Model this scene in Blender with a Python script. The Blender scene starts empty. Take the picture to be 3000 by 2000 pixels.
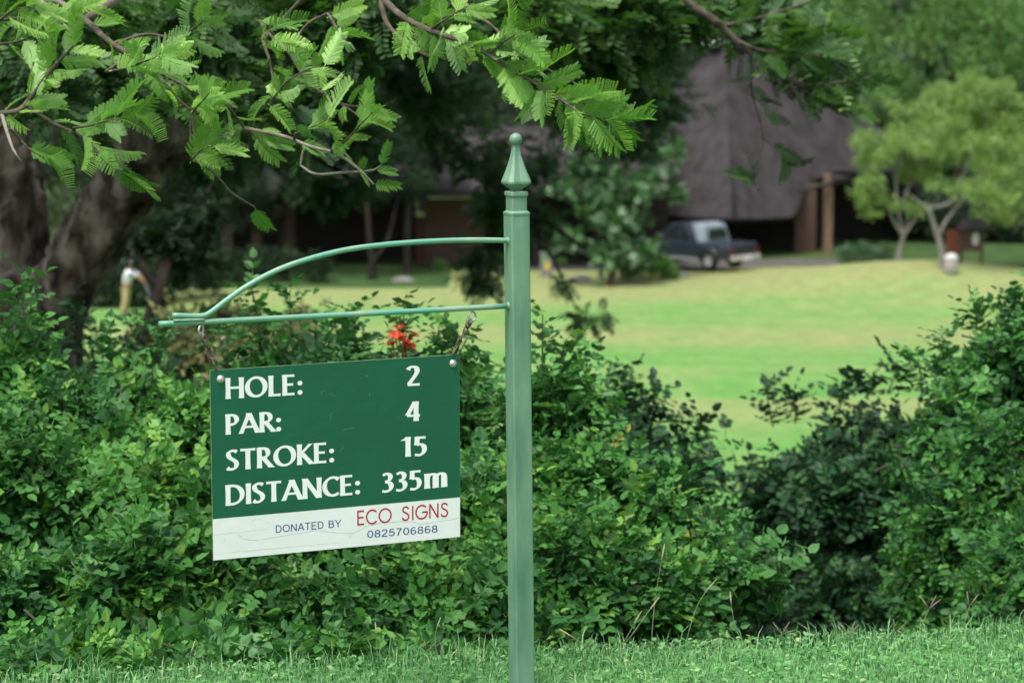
import bpy, math, random
import numpy as np
from mathutils import Vector, Matrix

# ------------------------------------------------------------------ camera, sky, sun, exposure
scn = bpy.context.scene
COL = scn.collection
CAM_Z, PITCH, FPX = 1.72, math.atan(983 / 7585.0), 7585.0
cam_d = bpy.data.cameras.new('camera')
cam = bpy.data.objects.new('camera', cam_d)
COL.objects.link(cam)
cam.location = (0, 0, CAM_Z)
cam.rotation_euler = (math.pi / 2 - PITCH, 0, 0)
cam_d.sensor_width = 36.0
cam_d.lens = FPX / 3000 * 36
cam_d.clip_end = 2000
cam_d.dof.use_dof = True
cam_d.dof.focus_distance = 6.3
cam_d.dof.aperture_fstop = 5.0
cam_d.dof.aperture_blades = 9
scn.camera = cam

SUN_EL, SUN_AZ = math.radians(68), math.radians(212)    # azimuth clockwise from +Y: behind the camera, to its left
w = bpy.data.worlds.new('World')
scn.world = w
w.use_nodes = True
nt = w.node_tree
nt.nodes.clear()
sky = nt.nodes.new('ShaderNodeTexSky')
sky.sky_type = 'NISHITA'
sky.sun_disc = False
sky.sun_elevation = SUN_EL
sky.sun_rotation = SUN_AZ
sky.air_density = 1.0
sky.dust_density = 6.0
sky.ozone_density = 1.0
hs = nt.nodes.new('ShaderNodeHueSaturation')
hs.inputs['Saturation'].default_value = 0.55            # thin overcast: whiter than a clear sky
bg = nt.nodes.new('ShaderNodeBackground')
bg.inputs['Strength'].default_value = 0.13
wo = nt.nodes.new('ShaderNodeOutputWorld')
nt.links.new(sky.outputs[0], hs.inputs['Color'])
nt.links.new(hs.outputs[0], bg.inputs['Color'])
nt.links.new(bg.outputs[0], wo.inputs['Surface'])

sun_d = bpy.data.lights.new('sun', 'SUN')
sun_d.energy = 1.5
sun_d.angle = math.radians(18)
sun_d.color = (1.0, 0.96, 0.9)
sun = bpy.data.objects.new('sun', sun_d)
COL.objects.link(sun)
sd = Vector((math.sin(SUN_AZ) * math.cos(SUN_EL), math.cos(SUN_AZ) * math.cos(SUN_EL), math.sin(SUN_EL)))
sun.rotation_euler = sd.to_track_quat('Z', 'Y').to_euler()
sun.location = sd * 60

scn.view_settings.view_transform = 'Standard'
scn.view_settings.look = 'None'
scn.view_settings.gamma = 1
scn.view_settings.exposure = 0.92
scn.view_settings.use_curve_mapping = False
scn.render.engine = 'CYCLES'
cy = scn.cycles
cy.use_denoising = True
cy.max_bounces = 7
cy.diffuse_bounces = 3
cy.glossy_bounces = 2
cy.transmission_bounces = 4
cy.transparent_max_bounces = 4
cy.sample_clamp_indirect = 6

# ------------------------------------------------------------------ helpers
RNG = np.random.default_rng(11)
FWD = np.array((0, math.cos(PITCH), -math.sin(PITCH)))
UPV = np.array((0, math.sin(PITCH), math.cos(PITCH)))
RGT = np.array((1.0, 0, 0))
CAMP = np.array((0, 0, CAM_Z))
ZUP = np.array((0, 0, 1.0))


def ray(px, py):
    return FWD + (px - 1500) / FPX * RGT + (1000 - py) / FPX * UPV


def P(px, py, D):
    return CAMP + ray(px, py) * D


def on_plane(px, py, p0, n):
    d = ray(px, py)
    return CAMP + d * (np.dot(p0 - CAMP, n) / np.dot(d, n))


def nrm(v):
    v = np.asarray(v, float)
    return v / (np.linalg.norm(v, axis=-1, keepdims=True) + 1e-12)


def smooth(a, b, x):
    t = np.clip((x - a) / (b - a), 0, 1)
    return t * t * (3 - 2 * t)


def terrain(x, y):
    x, y = np.asarray(x, float), np.asarray(y, float)
    e = 6.68 + 0.2 * np.clip(x, -3, 3)
    t = np.clip((y - e) / 27.0, 0, 1)
    z = -8.0 * (0.45 * t + 0.55 * t * t * (3 - 2 * t))
    z = z - 0.4 * smooth(0, .7, y - e - .05)              # the tee ends in a short step
    # low mound along the far right edge of the fairway
    z = z + 0.95 * np.exp(-((x - 15.0) / 5.8) ** 2 - ((y - 93) / 4.5) ** 2)
    z = z + 0.08 * np.exp(-((x - 5) / 7.0) ** 2 - ((y - 94) / 4.0) ** 2)
    z = z + 26 * smooth(128, 330, y)
    z = z + 0.05 * np.sin(x * .31 + 1) * np.sin(y * .17) * smooth(30, 45, y)
    return z


BASE = {}


def tag(o, label=None, cat=None, group=None, kind=None):
    if label: o['label'] = label
    if cat: o['category'] = cat
    if group: o['group'] = group
    if kind: o['kind'] = kind
    return o


def thing(name, label, cat, loc, group=None):
    o = bpy.data.objects.new(name, None)
    o.empty_display_size = 0.1
    COL.objects.link(o)
    o.location = loc
    BASE[o.name] = np.array(loc, float)
    return tag(o, label, cat, group)


def mesh_np(name, V, F, mats=(), tint=None, sm=False, mi=None):
    """V (n,3); F array (m,k) or list of such arrays"""
    if not isinstance(F, list) or (len(F) and np.ndim(F[0]) == 1): F = [F]
    F = [np.asarray(f, np.int32) for f in F if len(f)]
    V = np.asarray(V, np.float32)
    me = bpy.data.meshes.new(name)
    me.vertices.add(len(V))
    me.vertices.foreach_set('co', V.ravel())
    idx = np.concatenate([f.ravel() for f in F])
    tot = np.concatenate([np.full(len(f), f.shape[1], np.int32) for f in F])
    st = np.concatenate(([0], np.cumsum(tot)[:-1])).astype(np.int32)
    me.loops.add(len(idx))
    me.loops.foreach_set('vertex_index', idx)
    me.polygons.add(len(tot))
    me.polygons.foreach_set('loop_start', st)
    me.polygons.foreach_set('loop_total', tot)
    me.polygons.foreach_set('use_smooth', np.full(len(tot), bool(sm)))
    if mi is not None: me.polygons.foreach_set('material_index', np.asarray(mi, np.int32))
    me.update(calc_edges=True)
    if tint is not None:
        a = me.color_attributes.new('tint', 'FLOAT_COLOR', 'POINT')
        c = np.ones((len(V), 4), np.float32)
        c[:, :3] = np.asarray(tint, np.float32)[:, None]
        a.data.foreach_set('color', c.ravel())
    for m in (mats if isinstance(mats, (list, tuple)) else [mats]): me.materials.append(m)
    return me


def obj(name, V, F, m, parent=None, tint=None, sm=False, mi=None):
    b = BASE[parent.name] if parent is not None else np.zeros(3)
    me = mesh_np(name, np.asarray(V) - b, F, m, tint, sm, mi)
    o = bpy.data.objects.new(name, me)
    COL.objects.link(o)
    if parent is not None: o.parent = parent
    BASE[o.name] = b
    return o


def link_copy(name, me, parent, M):
    """object sharing mesh me at world matrix M under parent"""
    o = bpy.data.objects.new(name, me)
    COL.objects.link(o)
    b = Vector(BASE[parent.name])
    o.parent = parent
    o.matrix_basis = Matrix.Translation(-b) @ M
    BASE[o.name] = np.array(b)
    return o


class MB:
    """mesh collector"""
    def __init__(s): s.V, s.Q, s.T, s.n = [], [], [], 0
    def add(s, V, quads=(), tris=()):
        V = np.asarray(V, float)
        if len(quads): s.Q.append(np.asarray(quads) + s.n)
        if len(tris): s.T.append(np.asarray(tris) + s.n)
        s.V.append(V); s.n += len(V)
        return s
    def out(s):
        F = []
        if s.Q: F.append(np.concatenate(s.Q))
        if s.T: F.append(np.concatenate(s.T))
        return np.concatenate(s.V), F
    def build(s, name, m, parent=None, sm=False, tint=None):
        V, F = s.out()
        return obj(name, V, F, m, parent, tint, sm)


BOXF = [(0, 3, 2, 1), (4, 5, 6, 7), (0, 1, 5, 4), (1, 2, 6, 5), (2, 3, 7, 6), (3, 0, 4, 7)]


def box_at(c, size, R=None):
    """8 verts of a box centred at c with full size, R 3x3 columns axes"""
    s = np.array(size) / 2
    v = np.array([(-1, -1, -1), (1, -1, -1), (1, 1, -1), (-1, 1, -1), (-1, -1, 1), (1, -1, 1), (1, 1, 1), (-1, 1, 1)]) * s
    if R is not None: v = v @ np.asarray(R).T
    return v + np.asarray(c)


def rotz(a):
    return np.array(((math.cos(a), -math.sin(a), 0), (math.sin(a), math.cos(a), 0), (0, 0, 1)))


def spline(pts, n=6):
    pts = np.asarray(pts, float)
    if len(pts) < 3:
        return np.array([pts[0] + (pts[-1] - pts[0]) * t for t in np.linspace(0, 1, n + 1)])
    q = np.vstack((2 * pts[0] - pts[1], pts, 2 * pts[-1] - pts[-2]))
    out = []
    for i in range(len(pts) - 1):
        a, b, c, d = q[i:i + 4]
        for t in np.linspace(0, 1, n, endpoint=False):
            out.append(.5 * (2 * b + (c - a) * t + (2 * a - 5 * b + 4 * c - d) * t * t + (3 * b - a - 3 * c + d) * t ** 3))
    out.append(pts[-1])
    return np.array(out)


def tube(pts, rad, sides=6, cap=True, wob=0.0, rng=None, squash=None):
    pts = np.asarray(pts, float)
    n = len(pts)
    rad = np.interp(np.linspace(0, 1, n), np.linspace(0, 1, len(np.atleast_1d(rad))), np.atleast_1d(rad)) if np.ndim(rad) else np.full(n, rad)
    tg = nrm(np.gradient(pts, axis=0))
    ref = np.array((0, 0, 1.0)) if abs(tg[0][2]) < .9 else np.array((1.0, 0, 0))
    u = nrm(np.cross(tg[0], ref))
    V = []
    ang = np.arange(sides) / sides * 2 * math.pi
    for i in range(n):
        u = nrm(u - tg[i] * np.dot(u, tg[i]))
        v = np.cross(tg[i], u)
        r = rad[i] * (1 + (wob * (rng or RNG).normal(size=sides) if wob else 0))
        V.append(pts[i] + (np.cos(ang) * r)[:, None] * u + (np.sin(ang) * r)[:, None] * v)
    V = np.concatenate(V)
    i = np.arange(n - 1)[:, None] * sides
    j = np.arange(sides)[None, :]
    k = (j + 1) % sides
    Q = np.stack((i + j, i + k, i + sides + k, i + sides + j), -1).reshape(-1, 4)
    T = []
    if cap:
        V = np.vstack((V, pts[0], pts[-1]))
        a, b = len(V) - 2, len(V) - 1
        o = (n - 1) * sides
        T = [(a, (q + 1) % sides, q) for q in range(sides)] + [(b, o + q, o + (q + 1) % sides) for q in range(sides)]
    return V, Q, T


def tube_obj(name, pts, rad, m, parent, sides=8, wob=0, sm=True):
    V, Q, T = tube(pts, rad, sides, True, wob)
    return MB().add(V, Q, T).build(name, m, parent, sm)


def lathe(prof, sides=16):
    """prof list of (r,z) -> V,Q"""
    a = np.arange(sides) / sides * 2 * math.pi
    V = np.concatenate([np.stack((np.cos(a) * r, np.sin(a) * r, np.full(sides, z)), 1) for r, z in prof])
    i = np.arange(len(prof) - 1)[:, None] * sides
    j = np.arange(sides)[None, :]
    k = (j + 1) % sides
    return V, np.stack((i + j, i + k, i + sides + k, i + sides + j), -1).reshape(-1, 4)


# ------------------------------------------------------------------ materials
def newmat(name):
    m = bpy.data.materials.new(name)
    m.use_nodes = True
    t = m.node_tree
    return m, t, t.nodes['Principled BSDF']


def N(t, kind, **kw):
    n = t.nodes.new(kind)
    for k, v in kw.items(): setattr(n, k, v)
    return n


def ramp(t, stops):
    r = N(t, 'ShaderNodeValToRGB')
    e = r.color_ramp.elements
    while len(e) > 1: e.remove(e[0])
    e[0].position = stops[0][0]
    e[0].color = (*stops[0][1], 1)
    for p, c in stops[1:]:
        x = e.new(p)
        x.color = (*c, 1)
    return r


def mat(name, stops, scale=5, detail=4, rough=.7, bump=0, bscale=None, stretch=(1, 1, 1), spec=.4, metal=0, coat=0, dist=0):
    m, t, b = newmat(name)
    tc = N(t, 'ShaderNodeTexCoord')
    mp = N(t, 'ShaderNodeMapping')
    mp.inputs['Scale'].default_value = stretch
    t.links.new(tc.outputs['Object'], mp.inputs['Vector'])
    no = N(t, 'ShaderNodeTexNoise')
    no.inputs['Scale'].default_value = scale
    no.inputs['Detail'].default_value = detail
    no.inputs['Distortion'].default_value = dist
    t.links.new(mp.outputs[0], no.inputs['Vector'])
    if len(stops) == 1:
        b.inputs['Base Color'].default_value = (*stops[0][1], 1)
    else:
        r = ramp(t, stops)
        t.links.new(no.outputs['Fac'], r.inputs['Fac'])
        t.links.new(r.outputs['Color'], b.inputs['Base Color'])
    b.inputs['Roughness'].default_value = rough
    b.inputs['Specular IOR Level'].default_value = spec
    b.inputs['Metallic'].default_value = metal
    b.inputs['Coat Weight'].default_value = coat
    if bump:
        n2 = N(t, 'ShaderNodeTexNoise')
        n2.inputs['Scale'].default_value = bscale or scale * 3
        n2.inputs['Detail'].default_value = 5
        t.links.new(mp.outputs[0], n2.inputs['Vector'])
        bp = N(t, 'ShaderNodeBump')
        bp.inputs['Strength'].default_value = bump
        bp.inputs['Distance'].default_value = .02
        t.links.new(n2.outputs['Fac'], bp.inputs['Height'])
        t.links.new(bp.outputs[0], b.inputs['Normal'])
    return m


def leafmat(name, stops, rough=.45, trans=.25, spec=.5, per_object=0.0, tr_gain=1.3):
    m, t, b = newmat(name)
    at = N(t, 'ShaderNodeAttribute', attribute_name='tint')
    fac = at.outputs['Fac']
    if per_object:
        oi = N(t, 'ShaderNodeObjectInfo')
        mx = N(t, 'ShaderNodeMix', data_type='FLOAT')
        mx.inputs[0].default_value = per_object
        t.links.new(fac, mx.inputs[2])
        t.links.new(oi.outputs['Random'], mx.inputs[3])
        fac = mx.outputs[0]
    r = ramp(t, stops)
    t.links.new(fac, r.inputs['Fac'])
    # the underside of a leaf is paler and duller
    geo = N(t, 'ShaderNodeNewGeometry')
    mc = N(t, 'ShaderNodeMix', data_type='RGBA')
    t.links.new(geo.outputs['Backfacing'], mc.inputs[0])
    hv = N(t, 'ShaderNodeHueSaturation')
    hv.inputs['Saturation'].default_value = .8
    hv.inputs['Value'].default_value = 1.35
    t.links.new(r.outputs['Color'], hv.inputs['Color'])
    t.links.new(r.outputs['Color'], mc.inputs[6])
    t.links.new(hv.outputs['Color'], mc.inputs[7])
    t.links.new(mc.outputs[2], b.inputs['Base Color'])
    b.inputs['Roughness'].default_value = rough
    b.inputs['Specular IOR Level'].default_value = spec * .75
    if trans:
        tr = N(t, 'ShaderNodeBsdfTranslucent')
        g = N(t, 'ShaderNodeMix', data_type='RGBA', blend_type='MULTIPLY')
        g.inputs[0].default_value = 1
        g.inputs[7].default_value = (tr_gain * .9, tr_gain, tr_gain * .5, 1)
        t.links.new(r.outputs['Color'], g.inputs[6])
        t.links.new(g.outputs[2], tr.inputs['Color'])
        ms = N(t, 'ShaderNodeMixShader')
        ms.inputs[0].default_value = trans
        t.links.new(b.outputs[0], ms.inputs[1])
        t.links.new(tr.outputs[0], ms.inputs[2])
        t.links.new(ms.outputs[0], t.nodes['Material Output'].inputs['Surface'])
    return m


SHRUB = [(0, (.014, .064, .020)), (.35, (.030, .128, .028)), (.65, (.058, .205, .036)), (.88, (.085, .26, .044)), (.97, (.16, .34, .055)), (1, (.28, .30, .07))]
SHRUB_D = [(0, (.006, .027, .012)), (.4, (.011, .050, .017)), (.75, (.022, .090, .024)), (1, (.06, .17, .036))]  # dark green, lowered further to paint the shade of the hollows
ACACIA = [(0, (.014, .046, .014)), (.4, (.032, .10, .021)), (.75, (.072, .18, .032)), (1, (.15, .28, .06))]
ACACIA_N = [(0, (.055, .15, .025)), (.35, (.12, .29, .045)), (.7, (.24, .46, .085)), (1, (.42, .66, .18))]  # near fronds: the sky light on them is painted as brighter green
DARKTREE = [(0, (.005, .016, .006)), (.5, (.009, .031, .009)), (1, (.020, .060, .014))]  # low greens that paint the shade beneath the far crowns
LIGHTTREE = [(0, (.085, .17, .038)), (.5, (.165, .285, .06)), (1, (.27, .40, .10))]
MIDTREE = [(0, (.04, .12, .026)), (.5, (.085, .21, .04)), (1, (.16, .32, .065))]
PALETREE = [(0, (.022, .06, .022)), (.6, (.06, .15, .05)), (.85, (.12, .24, .11)), (1, (.26, .38, .27))]
KHAKI = [(0, (.05, .09, .03)), (.5, (.13, .16, .06)), (1, (.30, .29, .14))]
M = {}
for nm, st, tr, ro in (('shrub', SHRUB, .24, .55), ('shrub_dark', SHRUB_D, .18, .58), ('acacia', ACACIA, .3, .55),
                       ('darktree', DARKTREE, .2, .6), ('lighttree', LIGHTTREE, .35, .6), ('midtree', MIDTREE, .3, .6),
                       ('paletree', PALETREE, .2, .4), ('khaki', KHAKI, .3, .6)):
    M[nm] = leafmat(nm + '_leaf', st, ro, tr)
M['acacia_shade'] = leafmat('acacia_shade_leaf', [(0, (.010, .034, .011)), (.5, (.022, .072, .019)), (1, (.06, .15, .032))], .6, .25)  # acacia green darkened, canopy shade painted into the leaf colour
M['shrub_one'] = leafmat('shrub_leaf_single', SHRUB, .58, .3, per_object=.75)
M['shrub_dark_one'] = leafmat('shrub_dark_leaf_single', SHRUB_D, .6, .22, per_object=.75)
M['frond_one'] = leafmat('acacia_leaf_single', ACACIA_N, .5, .3, per_object=.7)
M['frond_mid'] = leafmat('acacia_leaf_mid', ACACIA, .5, .3, per_object=.7)
M['bark'] = mat('rough_bark', [(.34, (.016, .013, .010)), (.5, (.10, .082, .064)), (.68, (.28, .24, .20))], 9, 6, .9, .9, 22, (1, 1, .35), .2)
M['bark_dark'] = mat('dark_bark', [(.3, (.009, .007, .006)), (.7, (.032, .026, .021))], 8, 5, .9, .8, 20, (1, 1, .4), .2)
M['bark_pale'] = mat('pale_bark', [(.3, (.12, .115, .10)), (.7, (.25, .24, .22))], 4, 4, .85, .3, 12, (1, 1, .5), .2)
M['bark_grey'] = mat('grey_bark', [(.3, (.03, .027, .025)), (.7, (.065, .060, .055))], 4, 4, .85, .3, 12, (1, 1, .5), .2)  # pale bark darkened to paint tree shade; also serves shrub twigs
M['twig'] = mat('twig_bark', [(.3, (.05, .042, .032)), (.7, (.13, .112, .088))], 30, 3, .85, .3, 80, spec=.2)
M['twig_pale'] = mat('dry_twig', [(.3, (.12, .11, .09)), (.7, (.28, .26, .22))], 30, 3, .85, spec=.2)
M['stem'] = mat('green_stem', [(.3, (.05, .055, .025)), (.7, (.10, .11, .05))], 20, 3, .8, spec=.2)

# ------------------------------------------------------------------ ground
def sheet(name, xs, ys, dz, m):
    X, Y = np.meshgrid(xs, ys)
    Z = terrain(X, Y) + dz
    V = np.stack((X, Y, Z), -1).reshape(-1, 3)
    a = np.arange(len(ys) - 1)[:, None] * len(xs) + np.arange(len(xs) - 1)[None]
    Q = np.stack((a, a + 1, a + 1 + len(xs), a + len(xs)), -1).reshape(-1, 4)
    return tag(obj(name, V, Q, m, sm=True), kind='structure')


M['soil'] = mat('rough_ground', [(.3, (.03, .05, .018)), (.55, (.05, .085, .025)), (.75, (.085, .10, .04))], .8, 8, .95, .5, 12, spec=.1)
ys = np.unique(np.concatenate((np.linspace(-20, 5, 12), np.linspace(5, 40, 90), np.linspace(40, 130, 100), np.linspace(130, 420, 30), np.linspace(420, 900, 5))))
xs = np.unique(np.concatenate((np.linspace(-500, -40, 18), np.linspace(-40, 40, 81), np.linspace(40, 500, 18))))
sheet('ground', xs, ys, 0, M['soil'])


def lawn_material():
    m, t, b = newmat('mown_fairway')
    tc = N(t, 'ShaderNodeTexCoord')
    sp = N(t, 'ShaderNodeSeparateXYZ')
    t.links.new(tc.outputs['Object'], sp.inputs[0])
    # uneven bands of growth that lie across the fairway
    mp = N(t, 'ShaderNodeMapping')
    mp.inputs['Scale'].default_value = (.02, .17, .1)
    mp.inputs['Rotation'].default_value = (0, 0, math.radians(3))
    t.links.new(tc.outputs['Object'], mp.inputs['Vector'])
    n1 = N(t, 'ShaderNodeTexNoise')
    n1.inputs['Scale'].default_value = 1.0
    n1.inputs['Detail'].default_value = 5
    n1.inputs['Roughness'].default_value = .55
    t.links.new(mp.outputs[0], n1.inputs['Vector'])
    n2 = N(t, 'ShaderNodeTexNoise')
    n2.inputs['Scale'].default_value = .55
    n2.inputs['Detail'].default_value = 6
    t.links.new(tc.outputs['Object'], n2.inputs['Vector'])
    mx = N(t, 'ShaderNodeMix', data_type='FLOAT')
    mx.inputs[0].default_value = .3
    t.links.new(n1.outputs['Fac'], mx.inputs[2])
    t.links.new(n2.outputs['Fac'], mx.inputs[3])
    # narrow mowing passes, slightly wavy
    wv = N(t, 'ShaderNodeTexWave', wave_type='BANDS', bands_direction='Y')
    wv.inputs['Scale'].default_value = .16
    wv.inputs['Distortion'].default_value = 2.5
    wv.inputs['Detail'].default_value = 3
    wv.inputs['Detail Scale'].default_value = .4
    t.links.new(tc.outputs['Object'], wv.inputs['Vector'])
    m2 = N(t, 'ShaderNodeMix', data_type='FLOAT')
    m2.inputs[0].default_value = .05
    t.links.new(mx.outputs[0], m2.inputs[2])
    t.links.new(wv.outputs['Fac'], m2.inputs[3])
    # drier turf on the far rise
    mr = N(t, 'ShaderNodeMapRange')
    mr.inputs[1].default_value = 74
    mr.inputs[2].default_value = 90
    mr.inputs[3].default_value = -.055
    mr.inputs[4].default_value = .07
    t.links.new(sp.outputs['Y'], mr.inputs[0])
    ad = N(t, 'ShaderNodeMath', operation='ADD')
    t.links.new(m2.outputs[0], ad.inputs[0])
    t.links.new(mr.outputs[0], ad.inputs[1])
    r = ramp(t, [(.36, (.090, .245, .055)), (.46, (.140, .255, .075)), (.55, (.190, .252, .092)), (.66, (.215, .245, .10)), (.8, (.235, .205, .112))])
    t.links.new(ad.outputs[0], r.inputs['Fac'])
    # fine mottling of the turf
    n3 = N(t, 'ShaderNodeTexNoise')
    n3.inputs['Scale'].default_value = 2.2
    n3.inputs['Detail'].default_value = 8
    n3.inputs['Roughness'].default_value = .75
    t.links.new(tc.outputs['Object'], n3.inputs['Vector'])
    r3 = ramp(t, [(.3, (.72, .74, .7)), (.7, (1.2, 1.18, 1.2))])
    t.links.new(n3.outputs['Fac'], r3.inputs['Fac'])
    mu = N(t, 'ShaderNodeMix', data_type='RGBA', blend_type='MULTIPLY')
    mu.inputs[0].default_value = 1
    t.links.new(r.outputs['Color'], mu.inputs[6])
    t.links.new(r3.outputs['Color'], mu.inputs[7])
    t.links.new(mu.outputs[2], b.inputs['Base Color'])
    b.inputs['Roughness'].default_value = .95
    b.inputs['Specular IOR Level'].default_value = .1
    return m


M['lawn'] = lawn_material()
sheet('fairway', np.linspace(-45, 45, 61), np.linspace(36, 99.4, 94), .02, M['lawn'])
M['drive'] = mat('grey_driveway', [(.3, (.06, .057, .055)), (.7, (.11, .105, .10))], 3, 5, .9, .2, 30, spec=.2)
sheet('driveway', np.linspace(-2.2, 13, 24), np.linspace(99.5, 103, 8), .03, M['drive'])
M['shade_lawn'] = mat('shade_tinted_lawn', [(.3, (.025, .055, .018)), (.7, (.05, .095, .028))], 1.5, 6, .95, .3, 20, spec=.1)  # lawn under trees, their shade painted as a darker green
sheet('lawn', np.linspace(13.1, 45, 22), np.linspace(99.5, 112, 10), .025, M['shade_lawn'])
sheet('shaded_lawn', np.linspace(-45, -2.3, 30), np.linspace(92.8, 100.4, 8), .03, M['shade_lawn'])  # dark sheet for the part of the lawn in tree shade
M['teeturf'] = mat('tee_turf', [(.3, (.05, .16, .045)), (.7, (.11, .27, .08))], 14, 6, .95, .4, 60, spec=.1)
sheet('tee_lawn', np.linspace(-6, 6, 40), np.linspace(1.5, 7.0, 30), .006, M['teeturf'])

# ------------------------------------------------------------------ leaf templates and scattering
def leaflet(L, W, fold=.25, bend=.12):
    """ovate leaflet along +x folded on its midrib: 6 verts, 4 tris"""
    x = np.array((0, .22, .62, 1, .62, .22)) * L
    y = np.array((0, .47, .44, 0, -.44, -.47)) * W
    z = np.array((0, .47, .44, 0, .44, .47)) * W * fold - bend * L * np.array((0, .05, .38, 1, .38, .05))
    return np.stack((x, y, z), 1), np.array([(0, 2, 1), (0, 3, 2), (0, 4, 3), (0, 5, 4)])


def compound(seed, pairs=3, L=.094, ll=.027, lw=.0195):
    """pinnate leaf along +x: opposite leaflets and one at the tip"""
    r = np.random.default_rng(seed)
    V, F, n = [], [], 0
    bend = r.uniform(.1, .3)
    for k in range(pairs * 2 + 1):
        tip = k == pairs * 2
        t = 1.0 if tip else .28 + .62 * (k // 2) / max(pairs - .4, 1)
        sgn = 0 if tip else (1 if k % 2 else -1)
        a = sgn * math.radians(r.uniform(50, 72)) + r.normal() * .12
        s = r.uniform(.82, 1.15) * (1.15 if tip else 1)
        v, f = leaflet(ll * s, lw * s, r.uniform(.1, .45), r.uniform(0, .3))
        roll = r.normal() * .35
        cr, sr = math.cos(roll), math.sin(roll)
        v = v @ np.array(((1, 0, 0), (0, cr, sr), (0, -sr, cr)))
        v = v @ rotz(a).T
        v[:, 0] += t * L * .8
        v[:, 2] -= bend * L * t * t
        V.append(v); F.append(f + n); n += len(v)
    # the rachis as a thin flat strip
    p = np.array([(-.02, .0012, 0), (-.02, -.0012, 0), (L * .4, -.001, -bend * L * .2), (L * .4, .001, -bend * L * .2), (L * .82, 0, -bend * L)])
    V.append(p); F.append(np.array([(0, 1, 2), (0, 2, 3), (3, 2, 4)]) + n)
    return np.concatenate(V), np.concatenate(F)


def frond(seed, L=.13, pin=17, nl=8, wid=.034, fold=.3):
    """bipinnate acacia leaf: close pinnae in pairs, each a comb of small leaflets"""
    r = np.random.default_rng(seed)
    V, F, n = [], [], 0
    bend = r.uniform(-.15, .4)
    side = r.uniform(-.2, .2)
    def axis(t): return np.array((L * t, L * side * t * t, -L * bend * t * t))
    for k in range(pin):
        t = .10 + .86 * k / (pin - 1)
        l = wid * (.45 + .8 * math.sin(math.pi * min(.97, .14 + .72 * t)) ** .7) * r.uniform(.9, 1.1)
        for sgn in (-1, 1):
            a = sgn * math.radians(56 - 24 * t + r.normal() * 4)
            d = np.array((math.cos(a), math.sin(a), fold * abs(math.sin(a)) + r.uniform(-.08, .08)))
            o = axis(t)
            per = np.array((-math.sin(a), math.cos(a), 0.1))
            for j in range(nl):
                u = .08 + .92 * (j + .5) / nl
                w_ = .0060 * (1 - .3 * u) * L / .13
                c = o + d * l * u + np.array((0, 0, -.12 * l * u * u))
                for s2 in (-1, 1):
                    V.append(np.array([c - d * l * .055, c + d * l * .055, c + s2 * per * w_ + d * l * .06]))
                    F.append((n, n + 1, n + 2) if s2 > 0 else (n + 1, n, n + 2)); n += 3
    V = [np.concatenate(V)]
    F = [np.array(F)]
    q = np.array([axis(t) for t in np.linspace(-.1, 1, 7)])
    ww = np.linspace(.0016, .0006, 7)
    for i in range(6):
        V.append(np.array([q[i] + (0, ww[i], .001), q[i] + (0, -ww[i], .001), q[i + 1] + (0, -ww[i + 1], .001), q[i + 1] + (0, ww[i + 1], .001)]))
        F.append(np.array([(n, n + 1, n + 2), (n, n + 2, n + 3)])); n += 4
    return np.concatenate(V), np.concatenate(F)


def frond_lite(seed, L=.16, pin=8, wid=.042):
    r = np.random.default_rng(seed)
    V, F, n = [], [], 0
    bend = r.uniform(0, .4)
    for k in range(pin):
        t = .1 + .85 * k / (pin - 1)
        l = wid * (.5 + .8 * math.sin(math.pi * (.15 + .75 * t))) * r.uniform(.8, 1.15)
        for sgn in (-1, 1):
            a = sgn * math.radians(60 - 28 * t + r.normal() * 8)
            d = np.array((math.cos(a), math.sin(a), r.uniform(-.1, .2)))
            o = np.array((L * t, 0, -L * bend * t * t))
            p = np.array((-d[1], d[0], 0)) * .0105
            V.append(np.array([o, o + d * l * .55 + p, o + d * l, o + d * l * .55 - p]))
            F += [(n, n + 2, n + 1), (n, n + 3, n + 2)] if sgn < 0 else [(n, n + 1, n + 2), (n, n + 2, n + 3)]
            n += 4
    return np.concatenate(V), np.array(F)


def spray(seed, k=4, R=.5, L=.5, W=.28):
    """far-tree leaf spray: a few bent leaf faces round a point (unit size)"""
    r = np.random.default_rng(seed)
    V, F, n = [], [], 0
    for i in range(k):
        o = r.normal(size=3) * R * .5
        d = nrm(r.normal(size=3) + (0.5, 0, 0))
        s = nrm(np.cross(d, r.normal(size=3)))
        l, w_ = L * r.uniform(.6, 1.2), W * r.uniform(.6, 1.2)
        V.append(np.array([o, o + d * l * .5 + s * w_ * .5, o + d * l, o + d * l * .5 - s * w_ * .5]))
        F += [(n, n + 1, n + 2), (n, n + 2, n + 3)]
        n += 4
    return np.concatenate(V), np.array(F)


def frames(X, Nn):
    x = nrm(X)
    y = nrm(np.cross(Nn, x))
    z = np.cross(x, y)
    return x, y, z


def scatter(temps, pos, X, Nn, scale, tint, which):
    x, y, z = frames(X, Nn)
    Vs, Fs, Ts, n = [], [], [], 0
    for k, (tv, tf) in enumerate(temps):
        s = which == k
        if not s.any(): continue
        c = scale[s][:, None, None]
        v = pos[s][:, None] + c * (tv[None, :, 0:1] * x[s][:, None] + tv[None, :, 1:2] * y[s][:, None] + tv[None, :, 2:3] * z[s][:, None])
        m = s.sum()
        Vs.append(v.reshape(-1, 3))
        Fs.append((tf[None] + (np.arange(m) * len(tv))[:, None, None] + n).reshape(-1, 3))
        Ts.append(np.repeat(tint[s], len(tv)))
        n += m * len(tv)
    return np.concatenate(Vs), np.concatenate(Fs), np.concatenate(Ts)


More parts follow.
